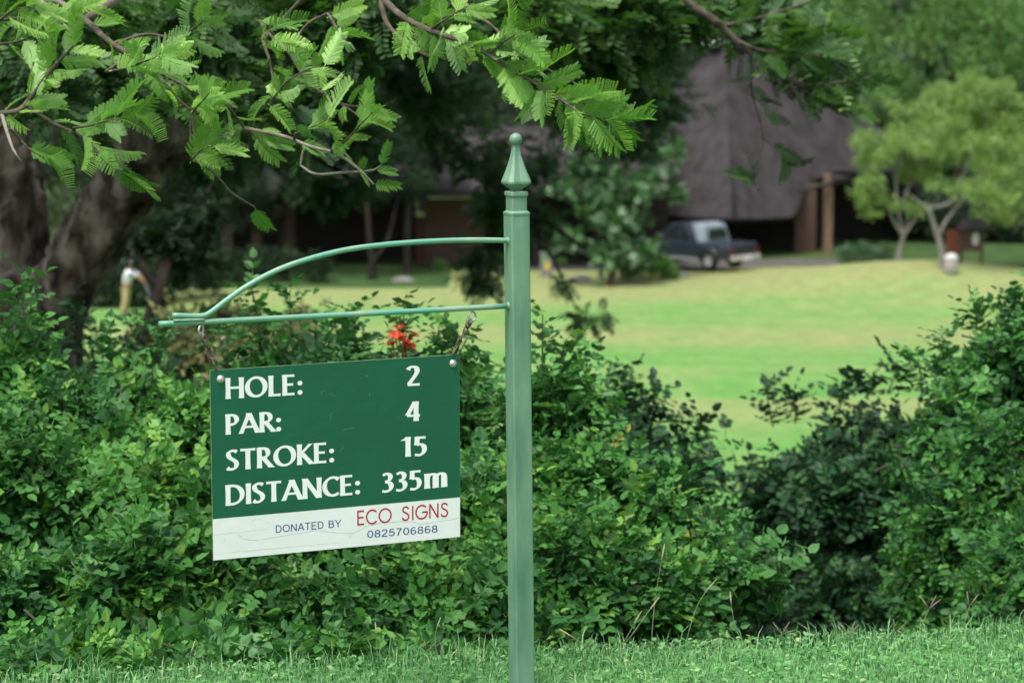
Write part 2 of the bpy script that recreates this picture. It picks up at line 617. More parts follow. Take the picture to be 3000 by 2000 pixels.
def mat4(p, x, y, z, s):
    return Matrix(((x[0] * s, y[0] * s, z[0] * s, p[0]), (x[1] * s, y[1] * s, z[1] * s, p[1]), (x[2] * s, y[2] * s, z[2] * s, p[2]), (0, 0, 0, 1)))


def unit(r, n):
    return nrm(r.normal(size=(n, 3)))


COMP = [compound(20 + i, 2 + i % 2) for i in range(8)]
FROND = [frond(50 + i, L=.115 + .012 * (i % 4), pin=18 + i % 4, fold=(.1, .9, .35, -.25, .6, .2, 1.2, .4)[i]) for i in range(8)]
FRONDL = [frond_lite(70 + i) for i in range(6)]
SPRAY = [spray(90 + i) for i in range(6)]
SPRAYB = [spray(110 + i, 3, .5, .9, .6) for i in range(6)]

# ------------------------------------------------------------------ shrubs
def project(p):
    q = p - CAMP
    d = q @ FWD
    return 1500 + (q @ RGT) / d * FPX, 1000 - (q @ UPV) / d * FPX, d


def shrub(label, lumps, n, seed, kind='shrub', ones=120, group=None, ll=1.0, per=6, sl=.30, tr=(.15, .75), shoots=(), name='leafy_shrub', cat='shrub', back=.15, young=.16):
    r = np.random.default_rng(seed)
    C = np.array([P(a, b, d) for a, b, d, R in lumps])
    R = np.array([q * d / FPX for a, b, d, q in lumps])
    R = np.maximum(R - .04 - .10 * np.array([q[2] for q in lumps]) / 8.5, R * .5)
    base = np.array((C[:, 0].mean(), C[:, 1].mean(), 0.0))
    base[2] = terrain(base[0], base[1])
    t = thing(name, label, cat, base, group)
    nc = n // 9
    i = r.choice(len(C), nc * 4, p=R ** 2 / (R ** 2).sum())
    u = unit(r, nc * 4)
    keep = (u[:, 1] < .25) | (r.random(nc * 4) < back)
    keep &= (u[:, 2] > -.8)
    p = C[i] + u * (R[i] * r.uniform(.72, 1.06, nc * 4) + r.normal(size=nc * 4) * .035)[:, None]
    for c, q in zip(C, R):
        keep &= ~(np.linalg.norm(p - c, axis=1) < q * .62) | (np.linalg.norm(p - C[i], axis=1) < R[i] * .62)
    keep &= p[:, 2] > terrain(p[:, 0], p[:, 1]) + .03
    p, u = p[keep][:nc], u[keep][:nc]
    nc = len(p)
    dep_ = np.repeat((p - CAMP) @ FWD / 8.5, 9)
    ct = np.repeat(r.uniform(tr[0], tr[1], nc), 9)
    twig_a, twig_b = p - u * .38 - ZUP * .12, p + u * .03
    off = unit(r, nc * 9) * (r.random(nc * 9) ** .5 * .13 * dep_)[:, None]
    u = np.repeat(u, 9, 0)
    p = np.repeat(p, 9, 0) + off * np.array((1, 1, .75)) + u * r.uniform(-.05, .07, nc * 9)[:, None]
    d = nrm(u * .7 + off * 4 + ZUP * .45 + unit(r, len(p)) * .45)
    L = sl * r.uniform(.45, 1.15, len(p))
    base_t = np.clip(ct + r.normal(size=len(p)) * .09, 0, 1)
    tw = []
    for a, b, dd in shoots:                      # long single shoots that stand out of the mass
        q0, q1 = P(*a, dd), P(*b, dd)
        m = 3
        for k in range(m):
            p = np.vstack((p, q0 + (q1 - q0) * (k + 1) / m))
            d = np.vstack((d, nrm(q1 - q0 + unit(r, 1)[0] * .04)))
            L = np.append(L, np.linalg.norm(q1 - q0) / m * 1.1)
            base_t = np.append(base_t, .35)
        V_, Q_, T_ = tube(np.array([q0, (q0 + q1) / 2 + unit(r, 1)[0] * .01, q1]), np.array((.004, .003, .0015)), 4)
        tw.append((V_, Q_, T_))
    m = len(p)
    k = np.arange(per)
    f = (k + .5) / per
    pos = (p - d * L[:, None])[:, None] + d[:, None] * (L[:, None] * (0.15 + .9 * f)[None])[..., None]
    ref = nrm(np.cross(d, unit(r, m)))
    bi = np.cross(d, ref)
    az = (k * 2.4)[None] + r.random((m, 1)) * 6.28 + r.normal(size=(m, per)) * .3
    rad = np.cos(az)[..., None] * ref[:, None] + np.sin(az)[..., None] * bi[:, None]
    open_ = (1.15 - .75 * f)[None, :, None]
    X = nrm(rad * open_ + d[:, None] * .55 + r.normal(size=(m, per, 3)) * .16 - ZUP * .12)
    Nn = nrm(d[:, None] * .7 + ZUP * .6 + r.normal(size=(m, per, 3)) * .3 - rad * .15)
    S = ll * (.72 + .45 * np.sin(math.pi * (.2 + .65 * f)))[None] * r.uniform(.6, 1.35, (m, per))
    isy = (r.random(m) < young)[:, None] * .35
    T = np.clip(base_t[:, None] + (f ** 2 * .18)[None] + isy * f[None] + r.normal(size=(m, per)) * .07, 0, .96)
    T[r.random(T.shape) < .002] = 1
    pos, X, Nn, S, T = pos.reshape(-1, 3), X.reshape(-1, 3), Nn.reshape(-1, 3), S.ravel(), T.ravel()
    wh = r.integers(0, len(COMP), len(pos))
    # the leaves that show largest (first in their cell of the view) become single parts
    px, py, dep = project(pos + X * .06)
    cell = (px // 42).astype(int) * 1000 + (py // 42).astype(int)
    order = np.lexsort((dep, cell))
    first = np.ones(len(order), bool)
    first[1:] = cell[order][1:] != cell[order][:-1]
    cand = order[first]
    vis = (px[cand] > -40) & (px[cand] < 3040) & (py[cand] > -40) & (py[cand] < 2000)
    cand = cand[vis]
    cand = cand[np.argsort(dep[cand])][:ones]
    isone = np.zeros(len(pos), bool)
    isone[cand] = True
    V, F, TT = scatter(COMP, pos[~isone], X[~isone], Nn[~isone], S[~isone], T[~isone], wh[~isone])
    tag(obj('foliage', V, F, M[kind], t, TT), kind='stuff')
    # added leaves inside the mass: block light, their dark tint paints gap shade
    ni = int(900 * (R ** 2).sum() / .5)
    k_ = r.choice(len(C), ni, p=R ** 3 / (R ** 3).sum())
    ip = C[k_] + unit(r, ni) * (R[k_] * .88 * r.random(ni) ** .4)[:, None]
    ip = ip[ip[:, 2] > terrain(ip[:, 0], ip[:, 1])]
    ni = len(ip)
    V, F, TT = scatter(SPRAY, ip, unit(r, ni), nrm(unit(r, ni) + ZUP * .6), .11 * r.uniform(.7, 1.3, ni), r.uniform(0, .4, ni), r.integers(0, 6, ni))
    tag(obj('occluder_foliage', V, F, M[kind], t, TT), kind='stuff')
    if len(cand):
        x, y, z = frames(X, Nn)
        for q in cand:
            link_copy('leaf', LEAF_ME[kind][wh[q]], t, mat4(pos[q], x[q], y[q], z[q], S[q]))
    mb = MB()
    for a, b in zip(twig_a, twig_b):
        mb.add(*tube(np.array([a, (a + b) / 2 + r.normal(size=3) * .02, b]), np.array((.0045, .0035, .0015)), 3, False)[:2])
    tag(mb.build('twigs', M['bark_grey'], t), kind='stuff')
    for q in tw: MB().add(*q).build('shoot_stem', M['stem'], t)
    # main stems from the ground into the mass
    for c, q in list(zip(C, R))[:6]:
        b0 = base + np.array((r.normal() * .12 + .5 * (c[0] - base[0]), .1 + r.normal() * .08, -.05))
        b0[2] = terrain(b0[0], b0[1]) - .05
        mid = (b0 + c) / 2 + r.normal(size=3) * .05
        tube_obj('stem', spline([b0, mid, c], 4), (.016, .010, .004), M['bark_dark'], t, 5)
    return t


LEAF_ME = {k: [mesh_np('leaf', v, f, M[k + '_one'], np.full(len(v), .5)) for v, f in COMP] for k in ('shrub', 'shrub_dark')}
HEDGE = 'honeysuckle shrubs along the bank behind the sign'
shrub('tall green shrub with an upright crest at the left edge beneath the old tree trunk',
      [(40, 1060, 8.6, 140), (130, 1270, 8.4, 220), (-40, 1420, 8.0, 260), (170, 1500, 8.1, 240), (60, 1750, 7.6, 260), (-160, 1200, 8.8, 220), (-250, 1600, 8.2, 300)],
      1000, 1, group=HEDGE, shoots=[((80, 980), (70, 815), 8.4), ((20, 1000), (25, 860), 8.6)])
shrub('low spreading green shrub between the left shrub and the sign board',
      [(400, 1190, 8.8, 140), (540, 1240, 8.7, 170), (330, 1370, 8.3, 210), (520, 1480, 8.0, 240), (380, 1720, 7.5, 240), (620, 1700, 7.6, 230), (600, 1900, 7.2, 170), (250, 1930, 7.1, 190), (420, 1985, 6.85, 120), (100, 1985, 6.85, 130)],
      1150, 2, group=HEDGE, tr=(.25, .85), shoots=[((330, 1090), (310, 980), 9.0), ((450, 1060), (460, 960), 9.0)])
shrub('green shrub directly below the hanging sign board reaching down to the mown grass',
      [(820, 1560, 8.0, 250), (1050, 1640, 7.9, 260), (900, 1820, 7.5, 230), (1250, 1780, 7.7, 240), (1300, 1500, 8.1, 200), (1400, 1700, 8.0, 200), (700, 1400, 8.3, 170), (760, 1965, 6.95, 130), (1020, 1940, 7.0, 130), (1280, 1920, 7.1, 130)],
      1150, 3, group=HEDGE, tr=(.2, .8))
sh_c = shrub('bluish green shrub with a red trumpet flower rising behind the sign board',
      [(800, 1120, 9.4, 165), (980, 1150, 9.3, 175), (1150, 1110, 9.2, 120), (1300, 1180, 9.0, 150), (700, 1230, 9.2, 160), (1100, 1320, 9.0, 250)],
      700, 4, group=HEDGE, tr=(.0, .55), young=.05,
      shoots=[((760, 1020), (735, 830), 9.4), ((860, 1030), (850, 850), 9.4), ((1190, 1060), (1185, 880), 9.0), ((1300, 1060), (1285, 960), 9.0),
              ((940, 1040), (990, 930), 9.4), ((1040, 1050), (1030, 900), 9.3), ((1320, 1080), (1370, 990), 9.0), ((680, 1120), (640, 960), 9.3)])
shrub('bright green shrub spilling down to the grass just right of the signpost',
      [(1620, 1260, 8.8, 190), (1560, 1480, 8.4, 230), (1760, 1460, 8.5, 200), (1900, 1560, 8.4, 190), (1680, 1680, 8.0, 240), (1920, 1720, 8.0, 200), (2080, 1650, 8.2, 140), (2200, 1690, 8.3, 100), (1500, 1850, 7.7, 160)],
      1550, 5, group=HEDGE, tr=(.15, .75), ones=170,
      shoots=[((1590, 1130), (1590, 920), 8.8), ((1630, 1150), (1660, 990), 8.8), ((1700, 1230), (1720, 1060), 8.9), ((1990, 1460), (2010, 1370), 8.5), ((2200, 1660), (2300, 1670), 8.2)])
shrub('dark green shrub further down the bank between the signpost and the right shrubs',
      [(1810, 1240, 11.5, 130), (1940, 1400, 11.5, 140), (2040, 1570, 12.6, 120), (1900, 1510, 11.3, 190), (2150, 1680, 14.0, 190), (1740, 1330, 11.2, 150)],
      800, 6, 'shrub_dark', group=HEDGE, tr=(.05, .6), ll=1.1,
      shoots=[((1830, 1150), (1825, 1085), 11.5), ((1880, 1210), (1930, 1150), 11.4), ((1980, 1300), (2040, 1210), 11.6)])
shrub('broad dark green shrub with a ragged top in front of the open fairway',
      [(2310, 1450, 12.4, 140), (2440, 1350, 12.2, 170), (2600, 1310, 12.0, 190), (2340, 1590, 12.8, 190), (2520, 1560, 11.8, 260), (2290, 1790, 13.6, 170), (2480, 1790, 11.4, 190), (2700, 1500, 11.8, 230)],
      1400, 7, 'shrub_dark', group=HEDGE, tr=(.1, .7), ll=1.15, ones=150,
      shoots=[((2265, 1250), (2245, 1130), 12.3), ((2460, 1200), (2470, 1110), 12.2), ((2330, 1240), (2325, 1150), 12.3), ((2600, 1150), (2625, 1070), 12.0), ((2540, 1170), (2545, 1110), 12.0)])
shrub('tall mid green shrub crowding in at the right edge of the view',
      [(2900, 1090, 10.2, 190), (3030, 1000, 10.0, 170), (2800, 1290, 10.0, 210), (2990, 1330, 9.6, 240), (2830, 1520, 9.5, 220), (3020, 1620, 9.0, 240), (2760, 1700, 9.4, 180), (2900, 1780, 8.8, 200), (3200, 1300, 10, 300), (3220, 1700, 9, 300)],
      1400, 8, group=HEDGE, tr=(.05, .6), ones=170,
      shoots=[((2860, 970), (2850, 890), 10.2), ((2960, 920), (2975, 860), 10.0), ((2780, 1110), (2760, 980), 10.2), ((2700, 1150), (2690, 1050), 10.4), ((2620, 1330), (2660, 1380), 9.5)])
shrub('thin khaki shrub with dry pale leaves on the bank behind the arm tip',
      [(620, 930, 19, 90), (720, 960, 19, 110), (560, 1010, 18, 120), (850, 960, 19, 80), (700, 1100, 18, 150), (480, 1000, 18, 110)], 260, 9, 'khaki', ones=0, ll=1.5, per=7, sl=.5, tr=(.1, .95), name='dry_shrub')
shrub('dark straggly shrub on the bank beneath the leaning trunk', [(120, 1110, 12, 170), (330, 1140, 12.5, 120), (-60, 1080, 12, 170), (250, 1220, 12, 180), (430, 1170, 12.5, 110)], 420, 10, 'shrub_dark', ones=40, ll=1.2, tr=(.1, .7),
      shoots=[((200, 980), (190, 900), 12), ((290, 1040), (280, 950), 12.4), ((410, 1040), (425, 940), 12.4)])

# red trumpet flowers of the honeysuckle, part of the shrub behind the board
M['petal'] = mat('red_petal', [(.3, (.52, .025, .010)), (.7, (.68, .055, .016))], 40, 3, .5)
M['petal_tube'] = mat('orange_tube', [(.3, (.45, .16, .03)), (.7, (.6, .22, .04))], 30, 2, .5)
fb = P(1170, 1075, 9.0)
rf = np.random.default_rng(4)
for k, (tx, ty, L_) in enumerate(((1160, 985, 1), (1185, 1000, 1), (1205, 985, .9), (1170, 965, .8), (1150, 1010, .9), (1195, 1015, .8))):
    tip = P(tx, ty, 8.95 + rf.normal() * .02)
    ax = nrm(tip - fb)
    b_, b2 = tip - ax * .05, tip
    fo = tube_obj('flower', spline([b_, (b_ + b2) / 2 + rf.normal(size=3) * .002, b2], 4), (.002, .0035, .0055), M['petal_tube'], sh_c, 6)
    u = nrm(np.cross(ax, rf.normal(size=3)))
    v = np.cross(ax, u)
    mb = MB()
    for j in range(5):
        a = j * 1.257 + rf.normal() * .15
        rd = math.cos(a) * u + math.sin(a) * v
        sd_ = np.cross(ax, rd)
        mb.add([b2 + rd * .004 - sd_ * .004, b2 + rd * .004 + sd_ * .004, b2 + rd * .022 + ax * .012 + sd_ * .011, b2 + rd * .034 + ax * .010, b2 + rd * .022 + ax * .012 - sd_ * .011], [(0, 1, 2, 4)], [(4, 2, 3)])
    mb.build('petals', M['petal'], fo)
tube_obj('flower_stalk', spline([P(1165, 1180, 9.2), P(1160, 1110, 9.05), fb + (0, 0, .02)], 4), (.004, .003), M['stem'], sh_c, 5)

# ------------------------------------------------------------------ trees
def far_tree(name, label, base, crowns, n, seed, leaf, bark, size=.28, group=None, trunks=None, tr=(.1, .9), temps=None, thick=.18, limbs=6, parent=None, per_blob_tint=.35):
    """crowns: (px,py,D,rpx); base: world point; trunks: lists of points with radii"""
    r = np.random.default_rng(seed)
    t = parent or thing(name, label, 'tree', base, group)
    C = np.array([P(a, b, d) for a, b, d, q in crowns])
    R = np.array([q * d / FPX for a, b, d, q in crowns])
    if trunks is None:
        top = C[np.argmax(R)]
        fork = base + (top - base) * .55
        fork[:2] += r.normal(size=2) * .15
        trunks = [([base - (0, 0, .2), base + (fork - base) * .5 + np.append(r.normal(size=2) * .1, 0), fork], (thick, thick * .7, thick * .55))]
        for c in C[np.argsort(-R)][:limbs]:
            trunks.append(([fork - (0, 0, .1), (fork + c) / 2 + np.append(r.normal(size=2) * .2, -.1), c], (thick * .5, thick * .3, thick * .12)))
    for k, (pts, rad) in enumerate(trunks):
        tube_obj('trunk' if k == 0 else 'limb', spline(pts, 5), rad, bark, t, 8, .04)
    sub = []
    for c, q in zip(C, R):                        # clumps inside each lobe
        m = max(5, int(q * q * 9))
        m = min(m, 26)
        u = unit(r, m)
        u[:, 2] = np.abs(u[:, 2]) * 1.0 - .35
        sub.append(np.column_stack((c + nrm(u) * q * r.uniform(.45, .95, m)[:, None], np.full(m, q) * r.uniform(.3, .5, m), r.random(m))))
    sub = np.concatenate(sub)
    wgt = sub[:, 3] ** 2
    i = r.choice(len(sub), n, p=wgt / wgt.sum())
    u = unit(r, n)
    rr = (.35 + .65 * r.random(n) ** .6)
    pos = sub[i, :3] + u * (sub[i, 3] * rr)[:, None] * np.array((1, 1, .75))
    ok = pos[:, 2] > terrain(pos[:, 0], pos[:, 1]) + .3
    pos, u, i = pos[ok], u[ok], i[ok]
    n = len(pos)
    X = nrm(u + r.normal(size=(n, 3)) * .5 - ZUP * .2)
    Nn = nrm(u * .5 + ZUP * .6 + r.normal(size=(n, 3)) * .4)
    tint = np.clip(r.uniform(tr[0], tr[1], n) * (1 - per_blob_tint) + sub[i, 4] * per_blob_tint, 0, 1)
    temps = temps or SPRAY
    V, F, T = scatter(temps, pos, X, Nn, size * r.uniform(.7, 1.3, n), tint, r.integers(0, len(temps), n))
    tag(obj('crown', V, F, M[leaf], t, T), kind='stuff')
    return t


def gp(px, py):
    """ground point seen at pixel"""
    d = ray(px, py)
    lo, hi = 5.0, 600.0
    for s in np.linspace(5, 600, 2400):
        q = CAMP + d * s
        if q[2] < terrain(q[0], q[1]): hi = s; lo = s - .25; break
    for _ in range(30):
        m = (lo + hi) / 2
        q = CAMP + d * m
        if q[2] < terrain(q[0], q[1]): hi = m
        else: lo = m
    return CAMP + d * hi


def gat(px, D):
    q = P(px, 800, D)
    q[2] = terrain(q[0], q[1])
    return q


# two pale-stemmed trees on the mound at right
g1 = gat(2630, 95.5)
far_tree('pale_stemmed_tree', 'light green tree with forked pale trunk on the mound, nearer the thatched porch', g1,
         [(2600, 480, 96, 90), (2700, 420, 96, 100), (2560, 560, 95, 60), (2680, 540, 96, 70), (2760, 350, 97, 90), (2640, 340, 97, 60), (2760, 480, 96, 60), (2520, 590, 95, 45), (2560, 430, 96, 60), (2620, 600, 95, 45), (2690, 620, 95.5, 40), (2560, 630, 95, 30)],
         4600, 31, 'lighttree', M['bark_pale'], .26, group='pale stemmed trees on the mound',
         trunks=[([g1 - (0, 0, .2), P(2637, 730, 95.5), P(2648, 690, 95.5)], (0.112, 0.092, 0.079)),
                 ([P(2648, 695, 95.5), P(2615, 640, 95.5), P(2590, 560, 95.4), P(2580, 500, 95.4)], (0.066, 0.053, 0.040, 0.020)),
                 ([P(2648, 695, 95.5), P(2632, 620, 95.6), P(2625, 540, 95.6), P(2630, 430, 96)], (0.059, 0.046, 0.040, 0.020)),
                 ([P(2648, 695, 95.5), P(2660, 640, 95.7), P(2650, 580, 95.7), P(2700, 480, 96)], (0.059, 0.046, 0.040, 0.020)),
                 ([P(2650, 690, 95.5), P(2690, 630, 95.6), P(2740, 590, 95.8), P(2780, 520, 96)], (0.053, 0.040, 0.033, 0.020))], tr=(.1, .9))
g2 = gat(2765, 92)
far_tree('pale_stemmed_tree', 'light green tree with leaning pale trunk beside the litter bin', g2,
         [(2760, 350, 93, 80), (2860, 300, 93, 110), (2950, 360, 93, 110), (2830, 420, 92, 90), (2790, 270, 93, 60), (2920, 470, 92, 80), (2720, 440, 92, 60), (2860, 560, 91.5, 60), (2760, 560, 91.5, 40), (2930, 590, 91.5, 60)],
         5000, 32, 'lighttree', M['bark_pale'], .26, group='pale stemmed trees on the mound',
         trunks=[([g2 - (0, 0, .2), P(2755, 720, 92), P(2735, 655, 92), P(2722, 610, 92)], (0.132, 0.106, 0.092, 0.073)),
                 ([P(2722, 612, 92), P(2690, 590, 92), P(2650, 560, 92)], (0.046, 0.033, 0.020)),
                 ([P(2722, 612, 92), P(2790, 590, 92), P(2810, 540, 92), P(2840, 470, 92.3), P(2850, 380, 92.6)], (0.066, 0.053, 0.046, 0.033, 0.020)),
                 ([P(2752, 690, 92), P(2770, 650, 92), P(2815, 590, 92.2), P(2840, 545, 92.3), P(2900, 440, 92.6)], (0.066, 0.059, 0.053, 0.040, 0.020))], tr=(.15, 1))
far_tree('leafy_tree', 'light green tree with low hanging crown at the right edge behind the notice board', gat(2995, 100),
         [(2960, 540, 99, 110), (3060, 450, 100, 130), (2900, 620, 98, 60), (3020, 640, 99, 80), (2900, 520, 98, 60), (3130, 600, 99, 140), (2970, 660, 98, 60), (2880, 650, 98, 40)], 5200, 33, 'lighttree', M['bark'], .27, tr=(.0, .8))

BACK = 'tall trees standing behind the lodge'
for k, (lb, crowns, n, leaf, tr) in enumerate((
    ('tall mid green tree above the right end of the thatched roof', [(2480, 130, 122, 150), (2620, 60, 124, 170), (2420, -60, 124, 180), (2560, 260, 121, 110), (2350, 60, 122, 110)], 5200, 'midtree', (.1, .9)),
    ('tall bright green tree in the top right corner', [(2820, 100, 120, 150), (2940, 60, 120, 150), (2780, -60, 122, 170), (2900, 220, 119, 110), (3080, 150, 120, 170)], 5200, 'midtree', (.2, 1)),
    ('dark tree filling the gap behind the pale stemmed trees', [(2700, 330, 128, 150), (2850, 420, 128, 170), (2600, 430, 128, 140), (2750, 560, 128, 160), (2950, 560, 126, 150), (2500, 560, 128, 120)], 5200, 'midtree', (0, .5)),
    ('dark green tree behind the apex of the thatched roof', [(2150, 0, 128, 190), (1980, 60, 128, 170), (2300, -40, 128, 170), (2060, 160, 126, 110)], 5200, 'darktree', (.2, 1)),
    ('shady tree behind the lodge wing above the brick wall', [(1250, 250, 128, 200), (1450, 150, 128, 210), (1100, 100, 130, 220), (1350, 420, 126, 160), (1150, 430, 128, 170)], 5200, 'darktree', (0, .8)),
    ('shady tree behind the lodge wing right of the post finial', [(1700, 130, 128, 200), (1850, 250, 128, 180), (1600, 320, 127, 170), (1780, 420, 126, 150), (1750, -60, 128, 220)], 5200, 'darktree', (.1, .9)),
    ('shady tree at the far side of the fairway left of the lodge wing', [(780, 250, 120, 210), (650, 420, 118, 180), (900, 420, 118, 170), (720, 60, 122, 220), (820, 560, 116, 140)], 5200, 'darktree', (0, .8)),
    ('shady tree far behind the golfer', [(420, 300, 122, 220), (300, 450, 120, 190), (520, 520, 118, 170), (380, 80, 124, 220), (400, 600, 118, 130), (560, 640, 118, 90)], 5200, 'darktree', (0, .8)),
    ('shady tree at the far left behind the two big trunks', [(60, 300, 122, 230), (-100, 480, 120, 200), (150, 560, 118, 180), (20, 60, 124, 230), (40, 680, 118, 120), (220, 680, 118, 90)], 5200, 'darktree', (0, .8)),
)):
    cx = crowns[0][0]
    far_tree('background_tree', lb, gat(cx, crowns[0][2] + .5), crowns, n, 40 + k, leaf, M['bark_dark'], .42, BACK, tr=tr, thick=.3)

far_tree('background_tree', 'low dark tree mass added for the shade behind the notice board', gat(2900, 113),  # dark mass put where only under-tree shade shows
         [(2900, 660, 112, 110), (2780, 640, 112, 110), (3020, 640, 112, 120), (2660, 640, 114, 100), (2960, 720, 111, 60), (2840, 720, 111, 60)], 4200, 58, 'darktree', M['bark_dark'], .42, BACK, tr=(0, .6), thick=.25)

# nearer shade trees on the far edge of the fairway
g = gat(1088, 96)
far_tree('shade_tree', 'slender tree with pale forked trunk in front of the brick wing', g,
         [(1000, 480, 97, 110), (1100, 420, 97, 120), (1180, 520, 97, 90), (930, 560, 96, 80), (1060, 580, 97, 60)], 4200, 61, 'darktree', M['bark_dark'], .26, 'shade trees along the far edge of the fairway',  # dark bark paints the shade on this pale trunk
         trunks=[([g - (0, 0, .2), P(1090, 760, 96), P(1082, 690, 96), P(1075, 600, 96.3), P(1060, 480, 97)], (.19, .14, .10, .08, .05)),
                 ([P(1092, 770, 96), P(1115, 735, 96), P(1140, 690, 96.3), P(1170, 560, 97)], (.09, .07, .06, .03))], tr=(.2, 1))
g = gat(1195, 99)
far_tree('shade_tree', 'thin trunked tree between the forked tree and the brick wing', g,
         [(1230, 420, 99, 100), (1150, 350, 99, 100), (1290, 500, 99, 70), (1200, 560, 99, 60)], 3000, 62, 'darktree', M['bark_grey'], .26, 'shade trees along the far edge of the fairway',
         trunks=[([g - (0, 0, .2), P(1193, 700, 99), P(1200, 560, 99), P(1210, 420, 99)], (.17, .13, .1, .06))], tr=(.2, 1))
far_tree('shade_tree', 'dark tree with brown stem behind the top of the curved arm', gat(850, 98),
         [(800, 470, 98, 120), (700, 560, 97, 110), (900, 540, 98, 90), (640, 640, 97, 70), (780, 650, 97, 70)], 4500, 63, 'darktree', M['bark_dark'], .27, 'shade trees along the far edge of the fairway', tr=(.1, .9))
far_tree('shade_tree', 'dark tree at the fairway edge right behind the golfer', gat(480, 104),
         [(460, 560, 104, 120), (350, 620, 103, 90), (560, 660, 103, 90), (420, 690, 103, 60)], 4200, 64, 'darktree', M['bark_dark'], .27, 'shade trees along the far edge of the fairway', tr=(.1, .9))
far_tree('broad_leaved_tree', 'tree with large pale glossy leaves in front of the lodge, left of the parked pickup', gat(1790, 94),
         [(1800, 400, 94.5, 80), (1900, 370, 95, 60), (1940, 460, 95, 50), (1720, 500, 94, 80), (1840, 540, 94, 80), (1650, 570, 93.5, 50), (1760, 640, 93.5, 80), (1870, 650, 93.5, 50), (1680, 690, 93.5, 50), (1900, 740, 93, 40), (1830, 740, 93, 60), (1740, 760, 93, 45), (1620, 730, 93.5, 35), (1970, 560, 95, 40)],
         950, 65, 'paletree', M['bark'], .52, tr=(0, 1), temps=SPRAYB, limbs=7)
def bush_far(label, pts, n, seed, leaf, size, name='garden_bush'):
    C = np.array([P(a, b, d) for a, b, d, q in pts])
    base = C.mean(0); base[2] = terrain(base[0], base[1])
    t = thing(name, label, 'bush', base)
    r = np.random.default_rng(seed)
    R = np.array([q * d / FPX for a, b, d, q in pts])
    i = r.integers(0, len(C), n)
    u = unit(r, n)
    pos = C[i] + u * (R[i] * r.random(n) ** .4)[:, None]
    pos[:, 2] = np.maximum(pos[:, 2], terrain(pos[:, 0], pos[:, 1]) + .05)
    V, F, T = scatter(SPRAY, pos, nrm(u + ZUP * .6), nrm(u + r.normal(size=(n, 3))), size * r.uniform(.7, 1.3, n), r.random(n), r.integers(0, 6, n))
    tag(obj('foliage', V, F, M[leaf], t, T), kind='stuff')
    tube_obj('stem', [base - (0, 0, .05), base + (0, 0, .15), base + (.03, 0, .3)], (.05, .04, .02), M['bark_dark'], t, 6)
bush_far('low bluish green bush at the foot of the porch post', [(2480, 745, 100, 28), (2530, 740, 100, 32), (2590, 745, 100, 28)], 900, 71, 'paletree', .22)
bush_far('small rounded bush against the brick wall left of the signpost', [(1290, 775, 100, 18), (1300, 785, 100, 16)], 200, 72, 'midtree', .18)
bush_far('bright green low bush hiding the front of the parked pickup', [(1880, 780, 95, 32), (1935, 780, 95, 32), (1965, 795, 95, 20), (1840, 790, 95, 26)], 900, 73, 'midtree', .25)

bush_far('dark garden bush at the fairway edge below the curved arm', [(560, 770, 95, 55), (620, 750, 96, 60), (500, 760, 96, 50)], 900, 74, 'darktree', .3)
bush_far('dark round garden bush left of the pale forked trunk', [(760, 770, 95.5, 55), (840, 770, 95.5, 50), (700, 780, 95, 45), (930, 785, 95, 38)], 1000, 75, 'darktree', .3)
bush_far('broad dark bush directly behind the golfer', [(330, 800, 88, 75), (250, 790, 88, 80), (410, 810, 88, 70), (300, 860, 87.5, 60), (390, 870, 87.5, 50), (160, 800, 88, 80)], 2200, 76, 'darktree', .3)
bush_far('dark bush at the fairway edge above the arm tip', [(490, 800, 89, 70), (560, 800, 90, 70), (470, 860, 88.5, 45), (620, 800, 91, 55)], 1500, 77, 'darktree', .3)

# wooded hillside far behind: one mass
r = np.random.default_rng(5)
n = 9000
pos = np.stack((r.uniform(-60, 75, n), r.uniform(140, 260, n), np.zeros(n)), 1)
pos[:, 2] = terrain(pos[:, 0], pos[:, 1]) + r.uniform(0, 9, n)
V, F, T = scatter(SPRAYB, pos, unit(r, n), nrm(unit(r, n) + ZUP), r.uniform(1.2, 2.6, n), r.random(n), r.integers(0, 6, n))
tag(obj('wood', V, F, M['darktree'], None, T), 'dark wooded hillside behind the lodge and trees', 'wood', kind='stuff')

# ------------------------------------------------------------------ slope acacia: dark limb slanting down behind the finial
def crown_fronds(t, crowns, n, seed, leaf, size=1.0, tr=(0, .8), temps=None, name='crown', nsub=14, drop=.25):
    r = np.random.default_rng(seed)
    C = np.array([P(a, b, d) for a, b, d, q in crowns])
    R = np.array([q * d / FPX for a, b, d, q in crowns])
    sub = np.concatenate([np.column_stack((c + unit(r, nsub) * q * r.uniform(.4, 1, nsub)[:, None] * np.array((1, 1, .8)), np.full(nsub, q * .42), r.random(nsub))) for c, q in zip(C, R)])
    i = r.choice(len(sub), n, p=sub[:, 3] ** 2 / (sub[:, 3] ** 2).sum())
    u = unit(r, n)
    pos = sub[i, :3] + u * (sub[i, 3] * r.random(n) ** .5)[:, None] * np.array((1.2, 1.2, .6))
    X = nrm(u * np.array((1, 1, .4)) + r.normal(size=(n, 3)) * .4 - ZUP * drop)
    Nn = nrm(ZUP + r.normal(size=(n, 3)) * .45)
    temps = temps or FRONDL
    V, F, T = scatter(temps, pos, X, Nn, size * r.uniform(.75, 1.3, n), np.clip(r.uniform(*tr, n) * .7 + sub[i, 4] * .3, 0, 1), r.integers(0, len(temps), n))
    tag(obj(name, V, F, M[leaf], t, T), kind='stuff')


